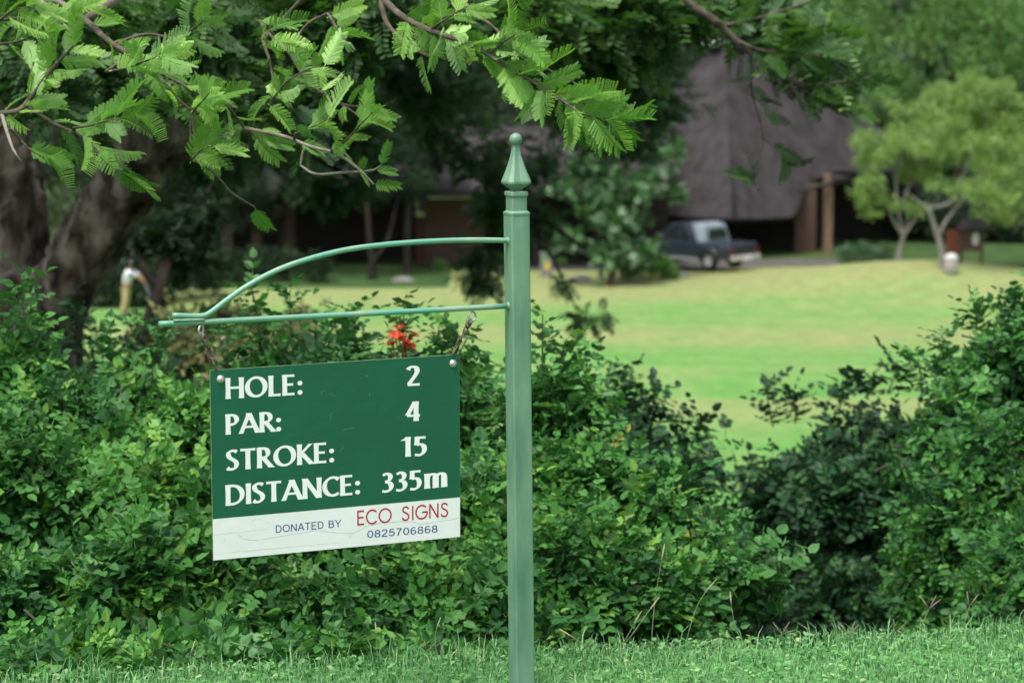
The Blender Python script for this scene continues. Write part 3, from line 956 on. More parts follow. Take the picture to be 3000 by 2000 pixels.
b2 = gat(200, 19)
sa = thing('slope_acacia', 'dark feathery tree on the bank whose long limb slants down behind the post finial', 'tree', b2)
tube_obj('trunk', spline([b2 - (0, 0, .3), P(210, 1050, 19), P(235, 860, 19), P(275, 700, 19), P(350, 560, 19.5), P(480, 360, 20), P(760, 80, 20.5), P(850, -200, 21)], 6), (.13, .09, .08, .075, .075, .08, .09, .09), M['bark_dark'], sa, 10, .06)
LIMBS2 = [([(760, 80, 20.5), (950, 120, 22), (1150, 240, 23), (1290, 400, 24), (1420, 520, 24.5), (1560, 620, 25), (1700, 720, 25.5)], (.12, .10, .085, .07, .055, .04, .015)),
          ([(1170, 250, 23), (1230, 350, 23), (1270, 440, 23), (1290, 510, 23)], (.05, .045, .04, .03)),
          ([(850, -200, 21), (1150, -60, 23), (1500, 60, 25), (1800, 200, 27), (2020, 330, 28)], (.1, .09, .07, .05, .02)),
          ([(480, 360, 20), (760, 350, 21), (960, 480, 22), (1080, 560, 22.5)], (.07, .05, .035, .015)),
          ([(350, 560, 19.5), (300, 420, 20), (260, 280, 20.5), (120, 180, 21)], (.08, .06, .045, .02)),
          ([(1420, 520, 24.5), (1440, 640, 24.5), (1430, 780, 24.5), (1420, 860, 24.5)], (.03, .022, .016, .006)),
          ([(1560, 620, 25), (1600, 720, 24.5), (1640, 800, 24), (1700, 930, 24)], (.03, .02, .014, .005))]
for pts, rad in LIMBS2:
    tube_obj('limb', spline([P(*q) for q in pts], 5), rad, M['bark_dark'], sa, 7, .05)
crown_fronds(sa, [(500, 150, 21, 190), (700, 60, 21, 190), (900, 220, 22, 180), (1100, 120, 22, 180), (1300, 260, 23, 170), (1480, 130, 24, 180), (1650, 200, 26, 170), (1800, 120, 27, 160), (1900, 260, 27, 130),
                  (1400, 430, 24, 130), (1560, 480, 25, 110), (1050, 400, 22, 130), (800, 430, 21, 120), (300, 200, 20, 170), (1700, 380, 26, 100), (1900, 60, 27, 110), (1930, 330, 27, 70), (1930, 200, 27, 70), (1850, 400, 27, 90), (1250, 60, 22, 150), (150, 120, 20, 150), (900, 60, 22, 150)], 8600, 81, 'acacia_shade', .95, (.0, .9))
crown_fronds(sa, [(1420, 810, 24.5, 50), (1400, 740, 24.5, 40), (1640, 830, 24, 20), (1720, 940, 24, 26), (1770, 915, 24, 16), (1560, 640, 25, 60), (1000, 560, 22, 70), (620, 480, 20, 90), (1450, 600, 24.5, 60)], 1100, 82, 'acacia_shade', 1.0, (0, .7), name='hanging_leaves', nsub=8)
# the rest of the crown stands above the view
crown_fronds(sa, [(400, -350, 19, 400), (900, -400, 21, 420), (1400, -350, 24, 400), (1800, -250, 27, 320), (1000, -800, 22, 500), (0, -300, 20, 380)], 2600, 83, 'acacia', 2.8, (.1, .9), name='upper_crown')

# ------------------------------------------------------------------ old leaning acacia at left with the overhanging branches
b1 = gat(60, 14)
oa = thing('leaning_acacia', 'old acacia with thick leaning trunk at left and feathery branches hanging over the sign', 'tree', b1)


def gnarled(name, pts, rad, parent, m, sides=26, seed=1):
    r = np.random.default_rng(seed)
    pts = spline(pts, 14)
    V, Q, T = tube(pts, rad, sides, True)
    n = len(pts)
    ax = np.repeat(pts, sides, 0)
    k = np.tile(np.arange(sides), n)
    s = np.repeat(np.arange(n), sides)
    ph = k / sides * 2 * math.pi
    rid = .10 * np.sin(ph * 5 + s * .13 + np.sin(s * .3)) + .06 * np.sin(ph * 11 - s * .21) + .05 * r.normal(size=len(k))
    body = V[:n * sides]
    V[:n * sides] = ax + (body - ax) * (1 + rid)[:, None]
    return MB().add(V, Q, T).build(name, m, parent, True)


gnarled('trunk', [b1 - (0, 0, .3), P(90, 1150, 14), P(140, 960, 14), P(215, 790, 13.8), P(310, 630, 13.6), P(415, 480, 13.4), P(520, 340, 13.2), P(640, 120, 13.2), P(760, -150, 13), P(860, -420, 12.8)],
        (.26, .21, .175, .165, .16, .155, .15, .14, .12, .10), oa, M['bark'], seed=3)
gnarled('second_trunk', [gat(-40, 14.4) - (0, 0, .3), P(10, 1050, 14.5), P(25, 850, 14.6), P(20, 600, 14.6), P(-20, 380, 14.6), P(-90, 100, 14.5), P(-200, -300, 14.4)],
        (.30, .26, .23, .21, .2, .17, .12), oa, M['bark'], seed=4)
BR_PTS = []
for pts, rad in (([P(640, 120, 13.2), P(760, -250, 11), P(800, -420, 8.8), P(700, -260, 7.6), P(420, -60, 7.3), P(250, 60, 7.2)], (.09, .075, .055, .04, .022, .012)),
                 ([P(860, -420, 12.8), P(1250, -500, 10.5), P(1150, -300, 8.2), P(1100, -120, 7.2), P(1115, -10, 7.0)], (.08, .06, .04, .018, .009)),
                 ([P(860, -420, 12.8), P(1400, -420, 12.5), P(1800, -200, 12.2), P(2030, 20, 12)], (.08, .06, .035, .018)),
                 ([P(-90, 100, 14.5), P(-300, -200, 11), P(-250, -50, 8), P(-120, 270, 6.9), P(-40, 335, 6.8)], (.08, .06, .035, .015, .009))):
    tube_obj('limb', spline(pts, 6), rad, M['bark'], oa, 7, .04)
    BR_PTS.append(spline(pts, 40))

FR_ME = [mesh_np('leaf', v, f, M['frond_one'], RNG.uniform(0, 1, len(v)) * .3 + .35) for v, f in FROND]
FRM_ME = [mesh_np('leaf', v, f, M['frond_mid'], RNG.uniform(0, 1, len(v)) * .3 + .2) for v, f in FROND]
rb = np.random.default_rng(77)


def branch(pts, rad, nleaf, start=.1, m='twig', me=None, size=(.7, 1.1), spread=48, lean=(1, .15), sub=0, droop=.15):
    """pts: (px,py,D); fronds leave alternately and sweep towards the tip"""
    me = me or FR_ME
    q = spline([P(*a) for a in pts], 8)
    allp = np.concatenate(BR_PTS)
    dist = np.linalg.norm(allp - q[0], axis=1)
    k = int(np.argmin(dist))
    if .015 < dist[k] < 1.6:                     # join the branch to the nearest older wood
        a = allp[k]
        mid = (a + q[0]) / 2 + np.array((0, 0, .12)) * dist[k] - (q[2] - q[0]) * .3
        tube_obj('twig', spline([a, mid, q[0]], 6), (rad[0] * 1.25, rad[0] * 1.1, rad[0]), M[m], oa, 6, .05)
    BR_PTS.append(q)
    o = tube_obj('branch', q, rad, M[m], oa, 6, .06)
    seg = np.linspace(start, 1, max(nleaf, 1)) ** .9
    tg = nrm(np.gradient(q, axis=0))
    for j in range(nleaf):
        s = min(.999, max(0, seg[j] + rb.normal() * .02)) * (len(q) - 1)
        i = int(s)
        p = q[i] + (q[min(i + 1, len(q) - 1)] - q[i]) * (s - i)
        tdir = tg[i]
        per = nrm(np.cross(tdir, -FWD))                # in the picture plane, across the branch
        sg = (1 if j % 2 else -1)
        a = math.radians(spread * rb.uniform(.25, 1.3)) * sg
        out = tdir * math.cos(a) + per * math.sin(a) + np.array((lean[0] * .3, 0, lean[1])) * rb.uniform(.2, 1) + rb.normal(size=3) * np.array((.25, .6, .25)) - ZUP * droop * rb.random()
        nh = nrm(-FWD * rb.uniform(-.4, 1.2) + ZUP * rb.uniform(-.2, 1.2) + rb.normal(size=3) * .6)
        x, y, z = frames(nrm(out)[None], nh[None])
        link_copy('leaf', me[rb.integers(len(me))], oa, mat4(p, x[0], y[0], z[0], rb.uniform(*size) * .8))
    return o


T1 = (.006, .0045, .003, .0015)
branch([(-40, 335, 6.8), (50, 325, 6.8), (95, 280, 6.8), (150, 205, 6.75), (215, 135, 6.7)], (.009, .008, .006, .003), 17, .1, size=(.6, .95))
branch([(5, 335, 6.8), (20, 385, 6.75), (40, 440, 6.7), (62, 472, 6.7)], (.006, .005, .004, .002), 0, m='twig_pale')
branch([(60, 410, 6.8), (90, 440, 6.8), (130, 462, 6.8)], (.004, .003, .0015), 2, .3)
branch([(95, 322, 6.8), (165, 365, 6.8), (240, 400, 6.75), (300, 455, 6.7), (345, 498, 6.7)], T1, 9, .15, size=(.8, 1.15))
branch([(215, 375, 6.75), (265, 368, 6.7), (320, 352, 6.65), (400, 345, 6.6)], (.004, .003, .002, .001), 8, .2, size=(.8, 1.1))
branch([(110, 0, 7.2), (150, 30, 7.1), (185, 70, 7.1), (218, 105, 7.0)], (.008, .007, .005, .003), 1, .9, m='twig_pale')
branch([(135, 35, 7.15), (130, 70, 7.1), (125, 100, 7.1)], (.004, .003, .0015), 0, m='twig_pale')
branch([(165, 42, 7.1), (210, 35, 7.1), (255, 25, 7.1)], (.004, .003, .0015), 2, .5, m='twig_pale')
branch([(250, 60, 7.2), (330, 130, 7.0), (400, 170, 6.9), (450, 205, 6.85), (500, 270, 6.8), (560, 325, 6.8)], (.010, .008, .007, .006, .005, .003), 11, .05, size=(.7, 1.05))
branch([(310, 210, 6.8), (370, 200, 6.7), (430, 178, 6.65), (470, 165, 6.6)], (.004, .003, .002, .001), 10, .1, size=(.8, 1.1))
branch([(450, 205, 6.85), (520, 240, 6.85), (570, 270, 6.85), (660, 305, 6.85), (715, 375, 6.9), (770, 410, 6.9)], (.006, .005, .004, .004, .003, .002), 11, .1, size=(.6, .95))
branch([(560, 330, 6.8), (590, 300, 6.75), (615, 270, 6.7)], (.003, .002, .001), 6, .1, size=(.6, .9))
branch([(560, 470, 6.8), (590, 440, 6.75), (630, 425, 6.7)], (.003, .002, .001), 7, .0, size=(.7, .95))
branch([(560, 325, 6.8), (570, 400, 6.8), (575, 455, 6.8), (640, 520, 6.8), (680, 565, 6.8), (748, 608, 6.8)], (.005, .004, .004, .0035, .003, .002), 2, .2, m='twig')
branch([(770, 120, 7.2), (790, 180, 7.1), (800, 250, 7.0), (790, 310, 6.95)], (.005, .004, .003, .002), 7, .1, size=(.6, .9))
branch([(790, 100, 7.2), (850, 160, 7.1), (905, 245, 7.0), (985, 295, 6.9), (1045, 335, 6.85)], (.006, .005, .004, .0035, .002), 3, .6, size=(.5, .8))
branch([(985, 300, 6.9), (1040, 312, 6.85), (1090, 310, 6.8)], (.003, .002, .001), 4, .3, size=(.6, .8))
branch([(800, 290, 6.95), (840, 240, 6.9), (900, 205, 6.85), (950, 195, 6.8)], (.004, .003, .002, .001), 9, .0, size=(.6, .95))
branch([(715, 375, 6.9), (830, 400, 6.9), (910, 430, 6.9), (985, 450, 6.85), (1045, 490, 6.8), (1095, 540, 6.8)], (.006, .006, .005, .005, .004, .002), 5, .05, size=(.5, .8), m='twig_pale')
branch([(880, 485, 6.9), (925, 510, 6.85), (1000, 506, 6.85), (1085, 500, 6.8), (1115, 485, 6.8)], (.003, .004, .004, .003, .0015), 3, .6, size=(.45, .65), m='twig_pale')
branch([(970, 445, 6.85), (1015, 410, 6.8), (1060, 360, 6.75), (1100, 325, 6.7)], (.004, .003, .002, .001), 10, .0, size=(.5, .8))
branch([(870, 390, 6.85), (920, 370, 6.8), (960, 350, 6.75)], (.003, .002, .001), 7, .0, size=(.7, 1.0))
branch([(760, 60, 7.1), (775, 85, 7.0), (800, 110, 6.9), (830, 140, 6.9)], (.004, .003, .002, .001), 6, .0, size=(.8, 1.1))
branch([(960, 40, 7.1), (985, 80, 7.0), (1000, 110, 6.95)], (.004, .003, .001), 6, .1, size=(.7, 1.0))
branch([(530, 120, 7.1), (560, 90, 7.0), (600, 60, 6.95)], (.004, .003, .001), 6, .0, size=(.7, 1.0))
branch([(0, 60, 7.0), (40, 30, 6.9), (90, 20, 6.9)], (.004, .003, .001), 6, .0, size=(.8, 1.1))
branch([(0, 130, 7.2), (60, 120, 7.1), (130, 90, 7.1)], (.004, .003, .001), 7, .0, size=(.8, 1.1))
# the long branch that reaches out over the post
branch([(1115, -10, 7.0), (1130, 60, 6.95), (1165, 105, 6.9), (1215, 145, 6.85), (1262, 168, 6.8)], (.009, .007, .006, .005, .004), 5, .4, size=(.7, 1))
branch([(1115, -10, 7.0), (1180, 50, 6.9), (1260, 90, 6.8), (1350, 120, 6.7), (1430, 160, 6.65), (1500, 205, 6.6), (1570, 245, 6.55), (1640, 290, 6.5), (1700, 320, 6.5)], (.010, .009, .008, .007, .006, .005, .004, .003, .0015), 46, .10, size=(.75, 1.12), lean=(1.0, .2), droop=.15)
branch([(1430, 160, 6.65), (1480, 120, 6.6), (1530, 90, 6.55)], (.004, .003, .001), 9, .0, size=(.8, 1.1))
branch([(1640, 290, 6.5), (1700, 330, 6.45), (1760, 345, 6.45), (1800, 350, 6.45)], (.003, .002, .0015, .001), 15, .0, size=(.75, 1.05), droop=.25)
branch([(1260, 90, 6.8), (1300, 60, 6.75), (1350, 30, 6.7), (1380, 15, 6.7)], (.004, .003, .002, .001), 8, .0, size=(.6, .9))
branch([(1340, -20, 7.2), (1390, 40, 7.1), (1440, 75, 7.0), (1500, 130, 6.9), (1560, 180, 6.85), (1700, 250, 6.8)], (.006, .005, .004, .003, .003, .001), 6, .5, size=(.5, .8))
# further, softer branch over the lodge roof
branch([(2030, 20, 12), (2100, 65, 12), (2150, 115, 12), (2210, 165, 12), (2290, 230, 12), (2380, 270, 12)], (.022, .02, .018, .016, .012, .005), 16, .15, me=FRM_ME, size=(.9, 1.6))
branch([(2120, 75, 12), (2200, 60, 12), (2300, 30, 12), (2400, -5, 12)], (.010, .009, .007, .005), 10, .1, me=FRM_ME, size=(.9, 1.6))
branch([(2155, 118, 12), (2240, 150, 11.9), (2330, 150, 11.8), (2420, 170, 11.8)], (.009, .008, .006, .002), 12, .1, me=FRM_ME, size=(.9, 1.6))
branch([(2290, 230, 12), (2380, 250, 11.9), (2470, 240, 11.8), (2560, 225, 11.8)], (.009, .008, .006, .002), 14, .1, me=FRM_ME, size=(.9, 1.6))
branch([(2330, 250, 12), (2420, 300, 11.9), (2500, 310, 11.8)], (.007, .005, .002), 10, .1, me=FRM_ME, size=(.9, 1.5))
branch([(2200, 160, 12.1), (2203, 270, 12.4), (2235, 400, 12.5), (2222, 560, 12.5)], (.005, .004, .003, .002), 0, me=FRM_ME)
for a, b in (((2200, 165), (2200, 250)), ((2190, 270), (2250, 335)), ((2230, 400), (2300, 470)), ((2220, 560), (2190, 520))):
    branch([(*a, 12.5), ((a[0] + b[0]) / 2 + 8, (a[1] + b[1]) / 2, 12.5), (*b, 12.5)], (.004, .003, .001), 3, .3, me=FRM_ME, size=(.9, 1.4))
# softer foliage of the same tree behind the sharp branches
crown_fronds(oa, [(60, 150, 9.5, 130), (200, 40, 10, 150), (330, 200, 10, 110), (480, 90, 10.5, 140), (470, 290, 10, 70), (620, 200, 10.5, 110), (640, 40, 11, 140), (760, 300, 10.5, 80), (820, 100, 11, 120), (120, 290, 9.5, 80),
                  (960, 30, 11, 120), (250, 380, 10, 45), (1020, 190, 11, 80), (1180, 40, 11, 110), (1330, 20, 11.5, 90), (880, 400, 11, 50)], 1900, 84, 'acacia', .85, (.05, .85), name='inner_leaves')
crown_fronds(oa, [(1560, 60, 12, 110), (1720, 40, 12.5, 130), (1660, 160, 12.5, 100), (1880, 40, 12.5, 130), (1800, 150, 12.5, 90), (2000, 20, 12.5, 80), (2260, 40, 12.5, 80), (2370, 130, 12, 55), (2440, 210, 12, 45), (1460, 20, 12, 80)], 1150, 85, 'acacia', 1.1, (.2, 1), name='outer_leaves')
crown_fronds(oa, [(300, -450, 12, 420), (900, -500, 13, 450), (1500, -350, 13, 350), (-300, -300, 13, 420), (2000, -250, 13, 250), (600, -1000, 13, 600)], 2400, 86, 'acacia', 2.4, (.1, .9), name='upper_crown')

b3 = gat(420, 18)
sl_ = thing('sapling', 'slim dark leaning stem rising from the bank just right of the golfer', 'tree', b3)
tube_obj('trunk', spline([b3 - (0, 0, .2), P(425, 1080, 18), P(440, 960, 18), P(470, 850, 18), P(490, 760, 18.2), P(540, 640, 18.5)], 5), (.09, .075, .065, .05, .04, .015), M['bark_dark'], sl_, 8, .08)
tube_obj('limb', spline([P(468, 855, 18), P(420, 780, 18), P(390, 700, 18.2)], 5), (.03, .02, .008), M['bark_dark'], sl_, 6, .08)
crown_fronds(sl_, [(560, 640, 18.5, 70), (500, 700, 18.3, 50), (400, 690, 18.2, 50), (560, 760, 18.4, 50)], 420, 87, 'darktree', .9, (0, .8), nsub=8)

# ------------------------------------------------------------------ thatched lodge
M['thatch'] = mat('grey_thatch', [(.3, (.032, .030, .032)), (.7, (.060, .055, .058))], 2.2, 6, 1.0, .8, 9, (1, 1, .3), .0)
M['thatch_wisp'] = mat('worn_thatch', [(.35, (.08, .068, .068)), (.6, (.14, .125, .118))], 3, 6, .95, .4, 14, (1, 1, .3), .1)
M['ridge'] = mat('cement_ridge', [(.3, (.36, .36, .42)), (.7, (.48, .48, .54))], 2, 3, .8)
def brickmat():
    m, t, b = newmat('face_brick')
    tc = N(t, 'ShaderNodeTexCoord')
    mp = N(t, 'ShaderNodeMapping')
    mp.inputs['Rotation'].default_value = (math.pi / 2, 0, 0)
    t.links.new(tc.outputs['Object'], mp.inputs[0])
    k = N(t, 'ShaderNodeTexBrick')
    k.inputs['Color1'].default_value = (.11, .058, .042, 1)
    k.inputs['Color2'].default_value = (.075, .042, .032, 1)
    k.inputs['Mortar'].default_value = (.11, .095, .085, 1)
    k.inputs['Scale'].default_value = 2.2
    k.inputs['Mortar Size'].default_value = .02
    t.links.new(mp.outputs[0], k.inputs['Vector'])
    t.links.new(k.outputs['Color'], b.inputs['Base Color'])
    b.inputs['Roughness'].default_value = .9
    return m
M['brick'] = brickmat()
M['timber'] = mat('gum_pole', [(.3, (.12, .075, .05)), (.7, (.22, .14, .09))], 6, 4, .8, stretch=(1, 1, .2))
M['darkwood'] = mat('dark_wood_shade', [(.3, (.016, .012, .010)), (.7, (.035, .026, .02))], 6, 4, .7)  # dark wood, with the interior's shade put into its near-black tone
M['orangewood'] = mat('orange_door', [(.3, (.09, .028, .015)), (.7, (.12, .04, .02))], 6, 4, .6)
HB = gat(2150, 104)
lod = thing('thatched_lodge', 'lodge with steep grey thatched roof and open dark porch behind the fairway', 'building', HB)


def slab(poly, n, th):
    """polygon outline (k,3) extruded by th against normal n -> V, side quads, fan caps"""
    poly = np.asarray(poly)
    k = len(poly)
    V = np.vstack((poly, poly - n * th))
    Q = [(i, (i + 1) % k, k + (i + 1) % k, k + i) for i in range(k)]
    return V, Q


def slab_obj(name, poly, n, th, m, parent):
    V, Q = slab(poly, n, th)
    k = len(poly)
    b = BASE[parent.name]
    me = bpy.data.meshes.new(name)
    me.from_pydata([tuple(v - b) for v in V], [], [tuple(range(k)), tuple(range(2 * k - 1, k - 1, -1))] + Q)
    me.materials.append(m)
    o = bpy.data.objects.new(name, me)
    COL.objects.link(o)
    o.parent = parent
    BASE[o.name] = b
    return o


A = P(2120, 95, 108.5)
B = P(2152, 640, 103.2)
er = np.array((math.cos(math.radians(38)), math.sin(math.radians(38)), 0))
el = np.array((-math.cos(math.radians(34)), math.sin(math.radians(34)), 0))
nr = nrm(np.cross(er, A - B)); nr = nr if nr[1] < 0 else -nr
nl = nrm(np.cross(el, A - B)); nl = nl if nl[1] < 0 else -nl
rp = [on_plane(a, b, B, nr) for a, b in ((2120, 95), (2180, 140), (2240, 190), (2294, 236), (2370, 282), (2440, 325), (2523, 378), (2600, 432), (2660, 490), (2660, 512), (2560, 514), (2452, 524), (2400, 520), (2374, 530), (2352, 575), (2338, 612), (2322, 636), (2240, 640), (2152, 641))]
lp = [on_plane(a, b, B, nl) for a, b in ((2152, 641), (2080, 640), (2008, 635), (1940, 628), (1860, 618), (1840, 590), (1880, 500), (1940, 400), (2000, 290), (2060, 180), (2120, 95))]
slab_obj('roof', rp, nr, .32, M['thatch'], lod)
slab_obj('roof', [q + np.array((0, .003, .002)) for q in lp], nl, .32, M['thatch'], lod)
# worn hip seam and cement cap on the apex
tube_obj('hip_roll', [P(2118, 100, 108.3), P(2136, 380, 105.6), P(2152, 636, 103.2)], (.07, .06, .05), M['thatch'], lod, 8, .05)
hc = lathe([(.02, .5), (.35, .42), (.62, .15), (.75, -.2), (.72, -.3)], 14)
MB().add(hc[0] * np.array((1.2, .8, 1)) + P(2110, 112, 108.3), hc[1]).build('ridge_cap', M['ridge'], lod, True)
# rear slopes close the roof
rear_r, rear_l = rp[8] + np.array((2, 7, 0)), lp[4] + np.array((-2, 7, 0))
obj('rear_roof', [A + np.array((0, .05, -.02)), rp[8] + np.array((0, .1, 0)), rear_r, rear_l, lp[4] + np.array((0, .1, 0))], [[(0, 1, 2)], [(0, 2, 3)], [(0, 3, 4)]] and np.array([(0, 1, 2), (0, 2, 3), (0, 3, 4)]), M['thatch'], lod)


def pbox(name, x0, x1, y0, y1, D, dep, m, parent, zb=None):
    """box whose front face covers the pixel rectangle at depth D; goes dep back"""
    a, b = P(x0, y1, D), P(x1, y0, D)
    z0 = terrain((a[0] + b[0]) / 2, a[1]) - .05 if zb is None else zb
    c = ((a[0] + b[0]) / 2, a[1] + dep / 2, (z0 + b[2]) / 2)
    return MB().add(box_at(c, (b[0] - a[0], dep, b[2] - z0)), BOXF).build(name, m, parent)


pbox('pillar', 2338, 2400, 545, 0, 105.5, .9, M['brick'], lod)
pbox('timber_post', 2424, 2450, 515, 0, 105.0, .3, M['timber'], lod)
pbox('timber_post', 2402, 2414, 530, 0, 107.5, .2, M['darkwood'], lod)
pbox('pillar', 1960, 1992, 610, 0, 106, .6, M['brick'], lod)
pbox('wall', 1700, 2345, 560, 0, 112.5, .3, M['darkwood'], lod)
pbox('wall', 2400, 2720, 470, 0, 112.6, .3, M['darkwood'], lod)
pbox('wall', 2150, 2172, 600, 0, 107.2, 5.2, M['darkwood'], lod)
pbox('garage_recess', 2180, 2335, 640, 0, 108.2, .08, M['darkwood'], lod)  # dark sheet standing in for the unlit depth of the garage
# raised porch ceiling joist
tube_obj('eave_beam', [P(2340, 560, 105.4), P(2440, 535, 105.8), P(2640, 520, 108)], (.1, .1, .1), M['darkwood'], lod, 6)
# curled worn thatch at the porch corner
tube_obj('eave_fringe', spline([P(2440, 500, 105.6), P(2520, 505, 106.5), P(2640, 500, 108)], 5), (.14, .22, .18), M['thatch'], lod, 8, .15)

wg = thing('lodge_wing', 'long low lodge wing with thatched roof and brick walls in deep tree shade', 'building', gat(1500, 103))
w0, w1 = P(1150, 556, 99.5), P(1960, 560, 99.5)
r0, r1 = P(1150, 372, 105), P(1960, 372, 105)
nn = nrm(np.cross(w1 - w0, r0 - w0)); nn = nn if nn[1] < 0 else -nn
slab_obj('roof', [w0, w1, r1, r0], nn, .3, M['thatch'], wg)
k0, k1 = r0 + (0, 5, -3.2), r1 + (0, 5, -3.2)
obj('rear_roof', [r0 + (0, .02, 0), r1 + (0, .02, 0), k1, k0], [(0, 1, 2, 3)], M['thatch'], wg)
pbox('wall', 1240, 1420, 590, 0, 101.0, .4, M['brick'], wg)
pbox('wall', 1420, 1960, 560, 0, 103.8, .3, M['darkwood'], wg)
pbox('door', 1214, 1240, 640, 0, 101.2, .1, M['orangewood'], wg)
pbox('wall', 560, 1214, 580, 0, 103.6, .3, M['darkwood'], wg)
for x in (826, 728, 640): pbox('pillar', x, x + 30, 585, 0, 100.6, .4, M['brick'], wg)
for x in (1560, 1750, 1880): pbox('timber_post', x, x + 18, 570, 0, 100.0, .25, M['darkwood'], wg)
a0, a1 = P(560, 562, 99.7), P(1149, 562, 99.7)
c0, c1 = P(560, 400, 105), P(1149, 400, 105)
slab_obj('roof', [a0, a1, c1, c0], nn, .3, M['thatch'], wg)

# ------------------------------------------------------------------ parked pickup
M['car'] = mat('dark_blue_paint', [(0, (.014, .021, .034))], 1, 1, .25, coat=.6)
M['sky_pale'] = mat('sky_reflection_pale', [(0, (.24, .29, .34))], 1, 1, .3, coat=.5)  # sky reflected on the cab rear, painted as a pale colour
M['chrome'] = mat('bright_bumper', [(0, (.62, .62, .66))], 1, 1, .25, metal=.6)
M['glass'] = mat('dark_car_glass', [(0, (.015, .02, .022))], 1, 1, .08, spec=.6)
M['rubber'] = mat('tyre_rubber', [(0, (.012, .012, .013))], 1, 1, .8)
M['rim'] = mat('alloy_rim', [(0, (.5, .5, .55))], 1, 1, .35, metal=.5)
M['redlamp'] = mat('red_lamp', [(0, (.12, .02, .016))], 1, 1, .3)
M['plate'] = mat('number_plate', [(0, (.7, .72, .75))], 1, 1, .5)
hd = math.radians(137)                       # heading: to the left and away
tail = P(2180, 762, 97.6)                     # middle of the tailgate at bumper height
ch = np.array((math.cos(hd), math.sin(hd), 0))
cs = np.array((math.sin(hd), -math.cos(hd), 0))      # towards the car's right-hand side
gz = float(terrain(tail[0], tail[1])) + .03
org = np.array((tail[0], tail[1], gz))
pk = thing('pickup_truck', 'dark blue double cab pickup parked in front of the lodge seen from behind', 'pickup', org)
def cw(v):
    v = np.asarray(v, float)
    return org + v[:, 0:1] * ch - v[:, 1:2] * cs + v[:, 2:3] * ZUP      # x forward, y left, z up


def loft(sec, m, name, parent=None, bevel=0, sm=False):
    """sec: list of rings (k,3) local"""
    k = len(sec[0])
    V = cw(np.concatenate([np.asarray(s) for s in sec]))
    n = len(sec)
    Q = [(i * k + j, i * k + (j + 1) % k, (i + 1) * k + (j + 1) % k, (i + 1) * k + j) for i in range(n - 1) for j in range(k)]
    b = BASE[(parent or pk).name]
    me = bpy.data.meshes.new(name)
    me.from_pydata([tuple(v - b) for v in V], [], Q + [tuple(range(k - 1, -1, -1)), tuple((n - 1) * k + j for j in range(k))])
    me.materials.append(m)
    o = bpy.data.objects.new(name, me)
    COL.objects.link(o)
    o.parent = parent or pk
    BASE[o.name] = b
    if bevel:
        bv = o.modifiers.new('b', 'BEVEL'); bv.width = bevel; bv.segments = 2; bv.limit_method = 'ANGLE'
    return o


def ring(x, hw, z0, z1, hw2=None):
    h2 = hw if hw2 is None else hw2
    return [(x, -hw, z0), (x, hw, z0), (x, hw, z0 + (z1 - z0) * .6), (x, h2, z1), (x, -h2, z1), (x, -hw, z0 + (z1 - z0) * .6)]


HW = .84
loft([ring(0, HW - .03, .48, 1.02, HW - .05), ring(.08, HW, .45, 1.04, HW - .04), ring(1.55, HW, .42, 1.05, HW - .04), ring(3.5, HW, .42, 1.05, HW - .04), ring(3.9, HW, .42, 1.02, HW - .06), ring(4.75, HW - .06, .45, .92, HW - .12), ring(4.9, HW - .12, .5, .85, HW - .18)], M['car'], 'body', bevel=.04)
cab = loft([[(1.5, -.78, 1.04), (1.5, .78, 1.04), (1.5, .78, 1.08), (1.5, .76, 1.1), (1.5, -.76, 1.1), (1.5, -.78, 1.08)],
            [(1.72, -.78, 1.04), (1.72, .78, 1.04), (1.72, .74, 1.3), (1.72, .62, 1.64), (1.72, -.62, 1.64), (1.72, -.74, 1.3)],
            [(2.3, -.79, 1.04), (2.3, .79, 1.04), (2.3, .75, 1.32), (2.3, .64, 1.72), (2.3, -.64, 1.72), (2.3, -.75, 1.32)],
            [(3.0, -.79, 1.04), (3.0, .79, 1.04), (3.0, .75, 1.32), (3.0, .63, 1.69), (3.0, -.63, 1.69), (3.0, -.75, 1.32)],
            [(3.75, -.78, 1.03), (3.75, .78, 1.03), (3.75, .77, 1.06), (3.75, .74, 1.1), (3.75, -.74, 1.1), (3.75, -.77, 1.06)]], M['car'], 'cab', bevel=.03)
def quad(pts, m, name, parent=None, th=.015):
    V = cw(pts)
    n = nrm(np.cross(V[1] - V[0], V[2] - V[0]))
    if np.dot(n, CAMP - V[0]) < 0: n = -n
    mid = V.mean(0)
    return slab_obj(name, V + n * th, n, th * 1.6, m, parent or pk)
for y in (1, -1):
    quad([(1.85, y * .775, 1.12), (2.45, y * .775, 1.12), (2.45, y * .675, 1.56), (1.98, y * .665, 1.53)], M['glass'], 'side_window', cab, .02)
    quad([(2.58, y * .775, 1.12), (3.45, y * .775, 1.12), (3.05, y * .675, 1.55), (2.58, y * .675, 1.57)], M['glass'], 'side_window', cab, .02)
